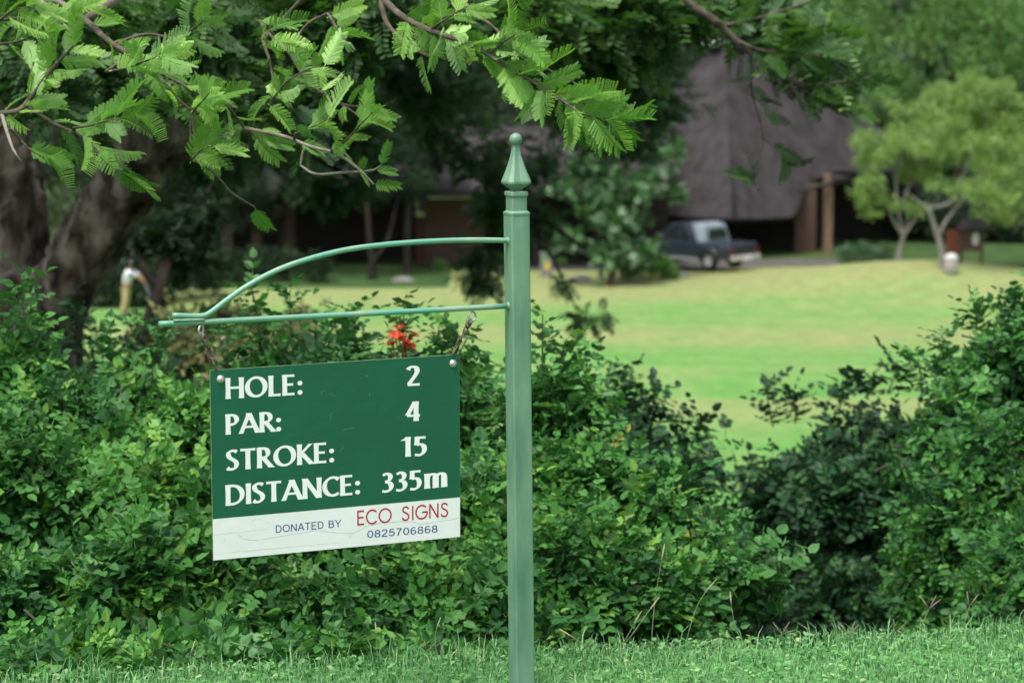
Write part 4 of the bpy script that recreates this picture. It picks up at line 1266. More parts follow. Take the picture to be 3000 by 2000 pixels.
# cab rear frame round its window, sky reflection painted pale
cab_rear = loft([[(1.30, -.80, 1.03), (1.30, .80, 1.03), (1.34, .80, 1.1), (1.44, .66, 1.66), (1.44, -.66, 1.66), (1.34, -.80, 1.1)],
             [(1.62, -.80, 1.03), (1.62, .80, 1.03), (1.62, .80, 1.1), (1.70, .68, 1.72), (1.70, -.68, 1.72), (1.62, -.80, 1.1)],
             [(1.95, -.66, 1.62), (1.95, .66, 1.62), (1.95, .67, 1.66), (2.0, .66, 1.745), (2.0, -.66, 1.745), (1.95, -.67, 1.66)]], M['sky_pale'], 'cab_rear_frame', bevel=.03)
quad([(1.305, .52, 1.14), (1.305, -.66, 1.14), (1.41, -.54, 1.52), (1.41, .40, 1.52)], M['glass'], 'rear_window', cab_rear, .03)
quad([(-.004, -.70, .56), (-.004, .70, .56), (-.004, .70, .99), (-.004, -.70, .99)], M['car'], 'tailgate')
for y in (.74, -.74):
    quad([(-.01, y - .08, .60), (-.01, y + .08, .60), (-.01, y + .08, .92), (-.01, y - .08, .92)], M['redlamp'], 'tail_lamp', None, .03)
loft([[(-.16, -.82, .42), (-.16, .82, .42), (-.16, .82, .5), (-.16, .82, .60), (-.16, -.82, .60), (-.16, -.82, .5)],
      [(.02, -.84, .40), (.02, .84, .40), (.02, .84, .5), (.02, .84, .61), (.02, -.84, .61), (.02, -.84, .5)]], M['chrome'], 'bumper', bevel=.03)
quad([(-.165, -.26, .46), (-.165, .26, .46), (-.165, .26, .58), (-.165, -.26, .58)], M['plate'], 'number_plate', None, .012)
loft([[(1.5, .80, .36), (1.5, .92, .36), (1.5, .92, .40), (1.5, .92, .43), (1.5, .80, .43), (1.5, .80, .40)], [(3.4, .80, .36), (3.4, .92, .36), (3.4, .92, .40), (3.4, .92, .43), (3.4, .80, .43), (3.4, .80, .40)]], M['rim'], 'side_step')
for x in (1.05, 3.95):
    for y in (1, -1):
        prof = [(.20, -.11), (.33, -.11), (.37, -.07), (.37, .07), (.33, .11), (.20, .11)]
        V, Q = lathe(prof, 20)
        W = cw(np.stack((V[:, 0] + x, V[:, 2] + y * .76, V[:, 1] + .37), 1))
        wh = MB().add(W, Q).build('wheel', M['rubber'], pk, True)
        V, Q = lathe([(.001, .075 * 1), (.1, .09), (.19, .08), (.215, .10), (.215, -.10), (.001, -.09)], 18)
        MB().add(cw(np.stack((V[:, 0] + x, V[:, 2] * y + y * .77, V[:, 1] + .37), 1)), Q).build('rim', M['rim'], wh, True)
        if y > 0 or True:       # wheel arch flare
            ar = [(x + .46 * math.cos(a), y * .845, .37 + .46 * math.sin(a)) for a in np.linspace(0, math.pi, 9)]
            tube_obj('wheel_arch', cw(ar), .05, M['car'], pk, 6)
for y in (1, -1):
    loft([[(3.35, y * .80, 1.12), (3.35, y * 1.0, 1.12), (3.35, y * 1.0, 1.18), (3.35, y * 1.0, 1.27), (3.35, y * .84, 1.27), (3.35, y * .80, 1.2)], [(3.45, y * .80, 1.12), (3.45, y * .98, 1.12), (3.45, y * .98, 1.18), (3.45, y * .98, 1.26), (3.45, y * .84, 1.26), (3.45, y * .80, 1.2)]], M['chrome'], 'wing_mirror')

# ------------------------------------------------------------------ small things by the mound
M['bin'] = mat('pale_concrete', [(.3, (.20, .19, .18)), (.7, (.29, .28, .26))], 5, 4, .9)
M['white'] = mat('white_lid', [(.3, (.42, .42, .42)), (.7, (.52, .52, .52))], 5, 3, .7)
g = gat(2786, 91.3)
bn = thing('litter_bin', 'pale concrete litter bin with domed white lid beside the leaning trunk', 'bin', g)
V, Q = lathe([(.001, -.05), (.27, -.05), (.30, .1), (.29, .62), (.25, .64), (.001, .64)], 18)
MB().add(V * .82 + g, Q).build('body', M['bin'], bn, True)
V, Q = lathe([(.30, .641), (.31, .68), (.22, .80), (.10, .87), (.001, .885)], 18)
MB().add(V * .82 + g, Q).build('lid', M['white'], bn, True)
M['notice'] = mat('brown_stain', [(.3, (.05, .028, .02)), (.7, (.085, .045, .032))], 6, 4, .7)
M['redboard'] = mat('red_brown_panel', [(.3, (.14, .04, .028)), (.7, (.18, .055, .035))], 6, 4, .7)
g = gat(2850, 93.5)
nb = thing('notice_board', 'dark brown roofed notice board with a pale oval emblem behind the litter bin', 'notice board', g)
pp = lambda n_, x0, x1, z0, z1, m, dy=0, th=.06: MB().add(box_at(g + np.array(((x0 + x1) / 2, dy, (z0 + z1) / 2)), (x1 - x0, th, z1 - z0)), BOXF).build(n_, m, nb)
pp('panel', -.48, .34, .45, 1.25, M['notice'])
pp('post', -.50, -.40, -.05, 1.36, M['notice'], .063)
pp('post', .26, .36, -.05, 1.36, M['notice'], .063)
V, Q = lathe([(.001, -.035), (.12, -.035), (.12, .005), (.001, .005)], 20)
MB().add(np.stack((V[:, 0] * 1.0, V[:, 2] - .03, V[:, 1] * 1.9), 1) + g + np.array((.06, 0, .9)), Q).build('emblem', M['white'], nb, False)
rv = np.array([(-.62, -.32, 1.30), (.52, -.32, 1.30), (.52, .36, 1.30), (-.62, .36, 1.30), (-.40, .02, 1.66), (.30, .02, 1.66)]) + g
MB().add(rv, [(0, 1, 5, 4), (2, 3, 4, 5), (0, 3, 2, 1)], [(1, 2, 5), (3, 0, 4)]).build('roof', M['thatch'], nb)
g = gat(2795, 94.3)
rbd = thing('direction_board', 'red brown wooden panel standing just behind the litter bin', 'sign', g)
MB().add(box_at(g + np.array((0, 0, .72)), (.62, .06, .85)), BOXF).build('panel', M['redboard'], rbd)
for x in (-.27, .27): MB().add(box_at(g + np.array((x, .062, .35)), (.07, .06, .8)), BOXF).build('post', M['notice'], rbd)
g = gat(1600, 97.2)
ub = thing('utility_box', 'grey upright box with a yellow label just right of the signpost', 'utility box', g)
M['greybox'] = mat('grey_steel', [(.3, (.17, .18, .16)), (.7, (.22, .23, .21))], 4, 3, .6)
M['yellow'] = mat('yellow_label', [(.3, (.55, .45, .06)), (.7, (.6, .5, .08))], 4, 2, .6)
MB().add(box_at(g + np.array((0, 0, .4)), (.42, .3, .95)), BOXF).build('cabinet', M['greybox'], ub)
MB().add(box_at(g + np.array((0, 0, .90)), (.5, .38, .06)), BOXF).build('lid', M['greybox'], ub)
MB().add(box_at(g + np.array((.03, -.155, .45)), (.18, .01, .28)), BOXF).build('label_plate', M['yellow'], ub)
M['rock'] = mat('grey_rock', [(.3, (.14, .13, .13)), (.7, (.26, .25, .25))], 5, 5, .9, .4)
rr_ = np.random.default_rng(8)
for lb, px, D, s in (('grey boulder under the bright bush by the pickup', 1985, 96.2, .32), ('grey boulder beside the pale forked trunk', 1180, 95.6, .30), ('low grey boulder beside the broad leaved tree', 1700, 95.4, .35)):
    g = gat(px, D)
    V, Q = lathe([(.001, -.2), (.8, -.15), (1, .1), (.85, .45), (.45, .68), (.001, .72)], 10)
    V = V * (1 + rr_.normal(size=(len(V), 1)) * .1) * np.array((s * 1.3, s, s * .8))
    tag(MB().add(V + g, Q).build('boulder', M['rock'], None), lb, 'rock')

# ------------------------------------------------------------------ golfer on the fairway
M['skin'] = mat('skin', [(.3, (.30, .17, .11)), (.7, (.36, .21, .14))], 8, 2, .6)
M['shirt'] = mat('white_shirt', [(.3, (.66, .69, .76)), (.7, (.76, .78, .83))], 8, 3, .8)
M['khaki_cloth'] = mat('khaki_trousers', [(.3, (.40, .33, .16)), (.7, (.48, .40, .20))], 8, 3, .85)
M['cap'] = mat('grey_cap', [(.3, (.09, .10, .13)), (.7, (.13, .14, .17))], 8, 3, .8)
M['shoe'] = mat('brown_shoe', [(0, (.08, .05, .03))], 1, 1, .6)
gf = gp(372, 922)
pe = thing('person', 'golfer in white shirt, khaki trousers and grey cap bending over on the fairway', 'person', gf)


def skin_obj(name, nodes, edges, m, parent, sub=2):
    """nodes: (x,y,z,r)"""
    b = gf
    me = bpy.data.meshes.new(name)
    me.from_pydata([n[:3] for n in nodes], edges, [])
    me.materials.append(m)
    o = bpy.data.objects.new(name, me)
    COL.objects.link(o)
    o.parent = parent
    BASE[o.name] = b
    o.modifiers.new('skin', 'SKIN')
    sv = me.skin_vertices[0].data if len(me.skin_vertices) else None
    if sv is None:
        sv = me.attributes
    for i, n in enumerate(nodes):
        sv[i].radius = (n[3], n[3] if len(n) < 5 else n[4])
        sv[i].use_root = i == 0
    su = o.modifiers.new('sub', 'SUBSURF'); su.levels = sub; su.render_levels = sub
    return o


# local axes: x right in view, y away; he faces right, knees soft, back inclined, arms reaching down to the club
def skin_layer(me_nodes, idx, grow): pass
hip, kneeL, kneeR = (-.02, 0, .88), (.05, -.11, .48), (.06, .12, .48)
body_nodes = [(0, 0, .92, .14), (.02, 0, 1.12, .14), (.06, 0, 1.36, .155), (.07, 0, 1.48, .07), (.08, 0, 1.56, .065), (.10, 0, 1.66, .085), (.11, 0, 1.74, .075),
              (-.02, -.10, .84, .105), (-.04, -.12, .48, .07), (-.14, -.13, .10, .045), (-.04, -.14, .035, .04), (.06, -.14, .025, .03),
              (.0, .10, .84, .105), (.0, .12, .48, .07), (-.08, .14, .10, .045), (.03, .15, .035, .04), (.13, .15, .025, .03),
              (.12, -.17, 1.42, .07), (.40, -.20, 1.30, .052), (.58, -.10, 1.10, .04), (.63, -.05, 1.03, .034),
              (.12, .17, 1.42, .07), (.42, .19, 1.29, .052), (.58, .04, 1.09, .04), (.63, -.01, 1.01, .034)]
body_edges = [(0, 1), (1, 2), (2, 3), (3, 4), (4, 5), (5, 6), (0, 7), (7, 8), (8, 9), (9, 10), (10, 11), (0, 12), (12, 13), (13, 14), (14, 15), (15, 16), (2, 17), (17, 18), (18, 19), (19, 20), (2, 21), (21, 22), (22, 23), (23, 24)]
bd = skin_obj('body', body_nodes, body_edges, M['skin'], pe)
skin_obj('shirt', [(.0, 0, .96, .16), (.02, 0, 1.12, .16), (.06, 0, 1.36, .178), (.07, 0, 1.47, .11), (.12, -.17, 1.42, .105), (.38, -.20, 1.31, .10), (.12, .17, 1.42, .105), (.40, .19, 1.30, .10)], [(0, 1), (1, 2), (2, 3), (2, 4), (4, 5), (2, 6), (6, 7)], M['shirt'], bd)
skin_obj('trousers', [(0, 0, .95, .158), (-.02, -.10, .82, .125), (-.04, -.12, .48, .095), (-.14, -.13, .10, .078), (.0, .10, .82, .125), (.0, .12, .48, .095), (-.08, .14, .10, .078)], [(0, 1), (1, 2), (2, 3), (0, 4), (4, 5), (5, 6)], M['khaki_cloth'], bd)
V, Q = lathe([(.001, .10), (.06, .09), (.098, .04), (.105, -.01), (.10, -.03)], 14)
cp = MB().add(V * (1.08, .95, 1) + gf + np.array((.105, 0, 1.745)), Q).build('cap', M['cap'], bd, True)
MB().add(box_at(gf + np.array((.235, 0, 1.715)), (.12, .15, .012)), BOXF).build('peak', M['cap'], cp)
for y, xs_ in ((-.145, -.04), (.15, .02)):
    V, Q = lathe([(.001, -.01), (.05, -.01), (.055, .04), (.04, .08), (.001, .09)], 12)
    MB().add(V * (2.6, 1, 1) + gf + np.array((xs_, y, .0)), Q).build('shoe', M['shoe'], bd, True)
cl = thing('golf_club', 'thin golf club held low by the golfer', 'golf club', gf + np.array((.95, 0, .02)))
tube_obj('shaft', [gf + np.array((.62, -.03, 1.05)), gf + np.array((.95, 0, .04))], (.012, .008), M['rim'], cl, 6)
MB().add(box_at(gf + np.array((.99, 0, .04)), (.11, .03, .05)), BOXF).build('head', M['rim'], cl)

# ------------------------------------------------------------------ the signpost
def paint(name, c1, c2, c3, rough=.5, sc=18):
    m, t, b = newmat(name)
    tc = N(t, 'ShaderNodeTexCoord')
    mp = N(t, 'ShaderNodeMapping')
    mp.inputs['Scale'].default_value = (1, 1, .25)
    t.links.new(tc.outputs['Object'], mp.inputs[0])
    n1 = N(t, 'ShaderNodeTexNoise'); n1.inputs['Scale'].default_value = sc; n1.inputs['Detail'].default_value = 6
    n2 = N(t, 'ShaderNodeTexNoise'); n2.inputs['Scale'].default_value = sc * 3.3; n2.inputs['Detail'].default_value = 8; n2.inputs['Roughness'].default_value = .7
    t.links.new(mp.outputs[0], n1.inputs[0]); t.links.new(tc.outputs['Object'], n2.inputs[0])
    r = ramp(t, [(.32, c1), (.5, c2), (.68, c3)])
    t.links.new(n1.outputs['Fac'], r.inputs['Fac'])
    sp = ramp(t, [(.66, (0, 0, 0)), (.73, (1, 1, 1))])      # small chips of rust and grime
    t.links.new(n2.outputs['Fac'], sp.inputs['Fac'])
    mx = N(t, 'ShaderNodeMix', data_type='RGBA')
    mx.inputs[7].default_value = (.07, .075, .05, 1)
    t.links.new(sp.outputs['Color'], mx.inputs[0]); t.links.new(r.outputs['Color'], mx.inputs[6])
    t.links.new(mx.outputs[2], b.inputs['Base Color'])
    b.inputs['Roughness'].default_value = rough
    bp = N(t, 'ShaderNodeBump'); bp.inputs['Strength'].default_value = .35; bp.inputs['Distance'].default_value = .002
    t.links.new(n2.outputs['Fac'], bp.inputs['Height']); t.links.new(bp.outputs[0], b.inputs['Normal'])
    return m


M['post'] = paint('post_paint', (.085, .195, .13), (.13, .26, .172), (.19, .32, .225))
M['arm'] = paint('arm_paint', (.085, .33, .25), (.14, .33, .235), (.23, .35, .25), .4, 11)
PHI = math.radians(25)
D0 = 6.37
ph = P(1513.5, 640, D0)                                     # post axis near its top
pf = P(1531, 2060, D0 * 1.0)
pf_dir = nrm(pf - ph)
ARM = np.array((-math.cos(PHI), -math.sin(PHI), 0))        # from the post along the arm, towards the viewer's left
ANR = np.array((math.sin(PHI), -math.cos(PHI), 0))         # board normal, towards the viewer
# foot of the post on the tee: follow its axis (kept in a plane facing the camera)
lean = (P(1531, 2000, D0) - P(1513.5, 640, D0))
axis = np.array(((P(1529, 2000, D0)[0] - P(1513.5, 640, D0)[0]) / (P(1529, 2000, D0)[2] - P(1513.5, 640, D0)[2]), 0, 1.0))
axis = nrm(axis)
foot = ph - axis * (ph[2] / axis[2])
PX = D0 / FPX
sp_ = thing('signpost', 'slim light green steel signpost with pointed finial and curved side arm', 'signpost', foot)
ua, ub_ = -ARM, ANR


def post_pt(z, a=0, b=0):
    p = foot + axis * ((z - foot[2]) / axis[2])
    return p + ua * a + ub_ * b


def sq_rings(rows, name, m, ch=.12, parent=None, concave=0):
    """rows: (z, half) square section with chamfered corners (ch is the share) in the post's orientation"""
    V = []
    for z, h in rows:
        c = h * ch
        k = h * (1 - concave)
        for a, b in ((h, -h + c), (k, 0), (h, h - c), (h - c, h), (0, k), (-h + c, h), (-h, h - c), (-k, 0), (-h, -h + c), (-h + c, -h), (0, -k), (h - c, -h)):
            V.append(post_pt(z, a, b))
    n = len(rows)
    Q = [(i * 12 + j, i * 12 + (j + 1) % 12, (i + 1) * 12 + (j + 1) % 12, (i + 1) * 12 + j) for i in range(n - 1) for j in range(12)]
    V += [post_pt(rows[0][0]), post_pt(rows[-1][0])]
    T = [(n * 12, (j + 1) % 12, j) for j in range(12)] + [(n * 12 + 1, (n - 1) * 12 + j, (n - 1) * 12 + (j + 1) % 12) for j in range(12)]
    return MB().add(V, Q, T).build(name, m, parent or sp_)


def zpx(py): return P(1513, py, D0)[2]


HP = .0252
sq_rings([(zpx(622) - .003 if k == 0 else (foot[2] - .3), HP) if k in (0,) else (foot[2] - .3, HP) for k in (0, 1)][::-1], 'post', M['post'], .13)
sq_rings([(zpx(628), HP + .0012), (zpx(622), HP + .0016), (zpx(616), HP - .004)], 'weld_bead', M['post'], .2)
sq_rings([(zpx(617), .0205), (zpx(572), .0205)], 'neck', M['post'], .15)
sq_rings([(zpx(574), .0225), (zpx(571), .0236), (zpx(562), .0236), (zpx(559), .0215)], 'collar', M['post'], .2)
fin = sq_rings([(zpx(560), .010), (zpx(553), .013), (zpx(536), .0305), (zpx(530), .031), (zpx(505), .0235), (zpx(480), .0170), (zpx(455), .0115), (zpx(430), .0085), (zpx(415), .0075)], 'finial', M['post'], .32, concave=.16)
V, Q = lathe([(.0003, -.0158)] + [(.0158 * math.sin(a), -.0158 * math.cos(a)) for a in np.linspace(.2, math.pi - .2, 9)] + [(.0003, .0158)], 18)
MB().add(V + post_pt(zpx(407)), Q).build('ball', M['post'], fin, True)
pc = post_pt(1.0)
def on_arm(px, py): return on_plane(px, py, np.array((pc[0], pc[1], 1.0)), ANR)
top_px = [(1490, 705), (1440, 703.5), (1335, 704), (1192, 711), (1049, 726), (954, 745), (859, 773), (787, 803), (716, 843), (659, 883), (625, 909), (602, 923), (573, 926), (506, 924)]
tube_obj('curved_arm', spline([on_arm(*q) for q in top_px], 5), .0066, M['arm'], sp_, 12)
tube_obj('straight_arm', spline([on_arm(*q) for q in ((1490, 896), (1200, 912), (906, 927), (592, 943), (466, 949))], 4), .0068, M['arm'], sp_, 12)
for q in ((1488, 706), (1488, 897)):
    V, Q = lathe([(.001, -.006), (.011, -.005), (.0105, .001), (.0075, .004), (.001, .005)], 12)
    cpt = on_arm(*q)
    z_, x_ = ARM, np.array((0, 0, 1.0)); y_ = np.cross(z_, x_)
    MB().add(V[:, 0:1] * x_ + V[:, 1:2] * y_ + V[:, 2:3] * z_ + cpt, Q).build('weld', M['post'], sp_, True)
V = [on_arm(506, 938) + ANR * .006, on_arm(596, 936) + ANR * .006]
tube_obj('weld_seam', spline(V, 6), .0038, M['post'], sp_, 6, .15)

# ------------------------------------------------------------------ the board
def Zp(x, y): return 550 + x / 2.24, 1000 + y / 2.24


boff = np.array((pc[0], pc[1], 1.0)) + ANR * .004
def on_board(x, y): return on_plane(*Zp(x, y), boff, ANR)
TL, TR, BR, BL = (on_board(*q) for q in ((155, 187), (1785, 85), (1787, 1280), (157, 1437)))
BU = nrm((TR - TL) + (BR - BL))
BV = nrm(np.cross(ANR, BU)); BV = BV if BV[2] > 0 else -BV
BW = .5 * (np.dot(TR - TL, BU) + np.dot(BR - BL, BU))
BH = .5 * (np.dot(TL - BL, BV) + np.dot(TR - BR, BV))
BO = (TL + TR + BL + BR) / 4 - BU * BW / 2 - BV * BH / 2          # lower left corner
def uv(x, y):
    q = on_board(x, y) - BO
    return np.array((np.dot(q, BU), np.dot(q, BV)))


bdg = thing('hanging_sign_board', 'green and white golf hole board hanging on chains from the arm', 'sign', BO + BU * BW / 2)
def board_mat(name, c, c2, rough):
    m = mat(name, [(.35, c), (.65, c2)], 6, 6, rough, .05, 40, (1, 1, 1), .4)
    return m
M['bgreen'] = board_mat('sign_green', (.0095, .098, .056), (.012, .110, .063), .42)
M['bwhite'] = board_mat('vinyl_white', (.76, .77, .80), (.82, .83, .86), .4)
M['bedge'] = mat('board_edge', [(.3, (.10, .19, .10)), (.7, (.22, .28, .14))], 40, 3, .7)
M['letter'] = mat('letter_white', [(.3, (.82, .83, .85)), (.7, (.86, .87, .89))], 30, 3, .45)
M['red'] = mat('letter_red', [(.3, (.40, .008, .035)), (.7, (.46, .012, .045))], 30, 3, .5)
M['blue'] = mat('letter_blue', [(.3, (.035, .065, .25)), (.7, (.05, .085, .30))], 30, 3, .5)
M['crack'] = mat('crack_grey', [(.3, (.30, .31, .33)), (.7, (.42, .43, .45))], 60, 3, .8)
M['scratch'] = mat('scratch_pale', [(.3, (.05, .20, .12)), (.7, (.14, .28, .20))], 60, 3, .7)


def bpt(u, v, h=0): return BO + BU * u + BV * v + ANR * h


vb = np.array([uv(155, 1165)[1], uv(1788, 1022)[1]]).mean()
R3 = np.stack((BU, BV, ANR), 1)
MB().add(box_at(bpt(BW / 2, BH / 2, -.0016), (BW, BH, .0030), R3), BOXF).build('backing', M['bedge'], bdg)
MB().add(box_at(bpt(BW / 2, (vb + BH) / 2, .0002), (BW - .0016, BH - vb - .0016, .0008), R3), BOXF).build('panel', M['bgreen'], bdg)
MB().add(box_at(bpt(BW / 2, vb / 2, .0002), (BW - .0016, vb - .0004, .0010), R3), BOXF).build('white_band', M['bwhite'], bdg)


def arc(cx, cy, rx, ry, a0, a1, n=16):
    return [(cx + rx * math.cos(math.radians(a)), cy + ry * math.sin(math.radians(a))) for a in np.linspace(a0, a1, n)]


def sm(pts, n=5): return [tuple(q[:2]) for q in spline([(a, b, 0) for a, b in pts], n)]


O_ = arc(.5, .5, .40, .45, 90, 450, 33)
GL = {
 'H': (.84, [[(.12, 0), (.12, 1)], [(.72, 0), (.72, 1)], [(.12, .52), (.72, .52)]]),
 'O': (1.0, [O_]),
 'L': (.58, [[(.12, 0), (.12, 1)], [(.06, .055), (.55, .055)]]),
 'E': (.62, [[(.12, 0), (.12, 1)], [(.06, .055), (.56, .055)], [(.12, .52), (.50, .52)], [(.06, .945), (.56, .945)]]),
 'P': (.62, [[(.12, 0), (.12, 1)], [(.06, .945), (.26, .945)] + arc(.28, .715, .23, .23, 85, -90, 12) + [(.12, .485)]]),
 'A': (.86, [[(.05, 0), (.43, 1)], [(.41, 1), (.82, 0)], [(.18, .32), (.68, .32)]]),
 'R': (.70, [[(.12, 0), (.12, 1)], [(.06, .945), (.26, .945)] + arc(.28, .72, .22, .225, 85, -90, 12) + [(.12, .495)], [(.28, .50), (.66, 0)]]),
 'S': (.58, [sm([(.49, .88), (.38, .935), (.27, .945), (.14, .87), (.12, .74), (.18, .62), (.31, .52), (.43, .41), (.47, .27), (.40, .11), (.27, .055), (.16, .065), (.06, .13)])]),
 'T': (.70, [[(.02, .945), (.68, .945)], [(.35, 0), (.35, 1)]]),
 'K': (.72, [[(.12, 0), (.12, 1)], [(.62, 1), (.16, .51)], [(.22, .56), (.68, 0)]]),
 'D': (.86, [[(.12, 0), (.12, 1)], [(.06, .945), (.28, .945)] + arc(.30, .5, .44, .445, 86, -86, 18) + [(.06, .055)]]),
 'I': (.24, [[(.12, 0), (.12, 1)]]),
 'N': (.86, [[(.11, 0), (.11, 1)], [(.10, 1), (.74, 0)], [(.75, 0), (.75, 1)]]),
 'C': (.76, [arc(.48, .5, .38, .445, 48, 312, 24)]),
 ':': (.30, []),
 '2': (.56, [sm([(.06, .80), (.13, .91), (.26, .945), (.39, .88), (.43, .73), (.36, .53), (.22, .30), (.08, .08)]), [(.04, .06), (.53, .06)]]),
 '4': (.60, [[(.38, 1), (.05, .30)], [(.04, .275), (.58, .275)], [(.42, 0), (.42, 1)]]),
 '1': (.44, [[(.04, .82), (.27, .975)], [(.25, 0), (.25, 1)]]),
 '5': (.56, [[(.12, .935), (.50, .935)], [(.15, .98), (.13, .56)], sm([(.13, .57), (.26, .60), (.40, .52), (.45, .34), (.38, .14), (.23, .055), (.05, .08)])]),
 '3': (.54, [sm([(.07, .87), (.22, .945), (.36, .87), (.39, .74), (.32, .60), (.17, .54)]), sm([(.17, .54), (.36, .47), (.43, .30), (.36, .12), (.20, .055), (.04, .09)])]),
 'm': (.90, [[(.11, 0), (.11, .70)], sm([(.11, .48), (.20, .61), (.32, .65), (.42, .58), (.44, .45)]) + [(.44, 0)], sm([(.44, .48), (.53, .61), (.65, .65), (.75, .58), (.77, .45)]) + [(.77, 0)]]),
}
SANS = {
 'D': (.78, [[(.10, 0), (.10, 1)], [(.10, .95), (.32, .95)] + arc(.34, .5, .34, .45, 88, -88, 16) + [(.10, .05)]]),
 'O': (.90, [arc(.45, .5, .38, .45, 90, 450, 33)]),
 'N': (.80, [[(.10, 0), (.10, 1)], [(.11, .98), (.68, .02)], [(.69, 0), (.69, 1)]]),
 'A': (.78, [[(.04, 0), (.39, 1)], [(.39, 1), (.74, 0)], [(.16, .33), (.62, .33)]]),
 'T': (.70, [[(.03, .95), (.67, .95)], [(.35, 0), (.35, 1)]]),
 'E': (.70, [[(.10, 0), (.10, 1)], [(.10, .05), (.64, .05)], [(.10, .52), (.58, .52)], [(.10, .95), (.64, .95)]]),
 'B': (.76, [[(.10, 0), (.10, 1)], [(.10, .95), (.38, .95)] + arc(.38, .74, .22, .21, 88, -90, 10) + [(.10, .53)], [(.10, .53), (.40, .53)] + arc(.40, .29, .26, .24, 88, -90, 10) + [(.10, .05)]]),
 'Y': (.74, [[(.03, 1), (.37, .42)], [(.71, 1), (.37, .42)], [(.37, .45), (.37, 0)]]),
 ' ': (.40, []),
 '0': (.66, [arc(.33, .5, .25, .45, 90, 450, 29)]),
 '8': (.66, [arc(.33, .735, .21, .215, 90, 450, 21), arc(.33, .285, .25, .235, 90, 450, 21)]),
 '2': (.66, [sm([(.08, .72), (.14, .88), (.32, .95), (.50, .88), (.56, .72), (.46, .52), (.22, .28), (.08, .06)]), [(.06, .05), (.58, .05)]]),
 '5': (.66, [[(.54, .95), (.16, .95)], [(.17, .95), (.11, .47)], sm([(.11, .47), (.22, .58), (.36, .61), (.52, .53), (.57, .34), (.49, .13), (.32, .05), (.16, .10), (.07, .24)])]),
 '7': (.66, [[(.06, .95), (.58, .95)], sm([(.57, .94), (.40, .66), (.28, .35), (.22, 0)])]),
 '6': (.66, [arc(.33, .31, .24, .26, 90, 450, 23), sm([(.54, .82), (.44, .92), (.32, .94), (.17, .82), (.10, .58), (.10, .30)])]),
}
ECO = {
 'E': (.66, [[(.10, 0), (.10, 1)], [(.10, .05), (.58, .05)], [(.10, .52), (.54, .52)], [(.10, .95), (.58, .95)]]),
 'C': (.94, [arc(.50, .5, .44, .46, 42, 318, 26)]),
 'O': (1.06, [arc(.52, .5, .46, .46, 90, 450, 33)]),
 'S': (.72, [sm([(.58, .80), (.50, .91), (.36, .955), (.20, .90), (.14, .76), (.20, .63), (.36, .54), (.52, .44), (.60, .28), (.52, .11), (.35, .045), (.18, .10), (.09, .24)])]),
 'I': (.28, [[(.14, 0), (.14, 1)]]),
 'G': (1.02, [arc(.52, .5, .45, .46, 42, 360, 30), [(.55, .49), (1.0, .49)]]),
 'N': (.86, [[(.10, 0), (.10, 1)], [(.11, .98), (.73, .02)], [(.74, 0), (.74, 1)]]),
 ' ': (.62, []),
}
LAYER = [0]


def stroke(mb, pts, wfun, org2, sx, sy, shear, h0):
    p = np.array(pts, float)
    closed = len(p) > 6 and np.allclose(p[0], p[-1], atol=1e-6)
    if len(p) == 2: p = np.array([p[0] + (p[1] - p[0]) * t for t in np.linspace(0, 1, 9)])
    tg = np.gradient(p, axis=0)
    if closed: tg[0] = tg[-1] = p[1] - p[-2]
    tg = nrm(tg)
    nn_ = np.stack((-tg[:, 1], tg[:, 0]), 1)
    wd = wfun(p, tg, closed)
    if len(pts) == 2 and abs(tg[0][1]) > .35 and abs(tg[0][0]) > .05:      # slanted stems are cut level at their ends
        nn_ = np.tile((-1.0 if tg[0][1] > 0 else 1.0, 0.0), (len(p), 1))
        wd = wd / abs(tg[0][1])
    a, b = p + nn_ * wd[:, None] / 2, p - nn_ * wd[:, None] / 2
    q = np.concatenate((a, b))
    u = org2[0] + q[:, 0] * sx
    v = org2[1] + q[:, 1] * sy + q[:, 0] * sx * shear
    LAYER[0] = (LAYER[0] + 1) % 7
    h = h0 + LAYER[0] * 3e-5
    n = len(p)
    V = BO + u[:, None] * BU + v[:, None] * BV + ANR * h
    mb.add(V, [(i, i + 1, n + i + 1, n + i) for i in range(n - 1)])


def w_flared(p, tg, closed):
    al = np.arctan2(tg[:, 1], tg[:, 0])
    w_ = np.maximum(.118, .228 * np.abs(np.sin(al - math.radians(14))))
    if not closed:
        t = np.linspace(-1, 1, len(p))
        w_ = w_ * (1 + .16 * np.abs(t) ** 3 - .05)
    return w_


def w_const(k):
    return lambda p, tg, closed: np.full(len(p), k)


def text(name, s, font, m, x0, x1, yb0, yb1, ytop, wfun, track=.0, h0=.00075):
    """zoomed pixel box: left x0, right x1, baseline at left yb0 and right yb1, cap top at left"""
    o = uv(x0, yb0)
    e = uv(x1, yb1)
    cap = uv(x0, ytop)[1] - o[1]
    tot = sum(font[c][0] + track for c in s) - track
    sx = (e[0] - o[0]) / tot
    sh = (e[1] - o[1]) / (e[0] - o[0])
    mb = MB()
    x = 0
    for c in s:
        adv, st = font[c]
        og = (o[0] + x * sx, o[1] + x * sx * sh)
        if c == ' ':
            mb.build(name, m, bdg)
            mb = MB()
        for q in st: stroke(mb, q, wfun, og, sx, cap, sh, h0)
        if c == ':':
            for yy in (.11, .56):
                a = np.linspace(0, 2 * math.pi, 15)[:-1]
                u = og[0] + (.15 + .115 * np.cos(a)) * sx
                v = og[1] + yy * cap + .115 * np.sin(a) * cap
                V = BO + u[:, None] * BU + v[:, None] * BV + ANR * h0
                V = np.vstack((V, V.mean(0)))
                mb.add(V, (), [(14, i, (i + 1) % 14) for i in range(14)])
        x += adv + track
    return mb.build(name, m, bdg)


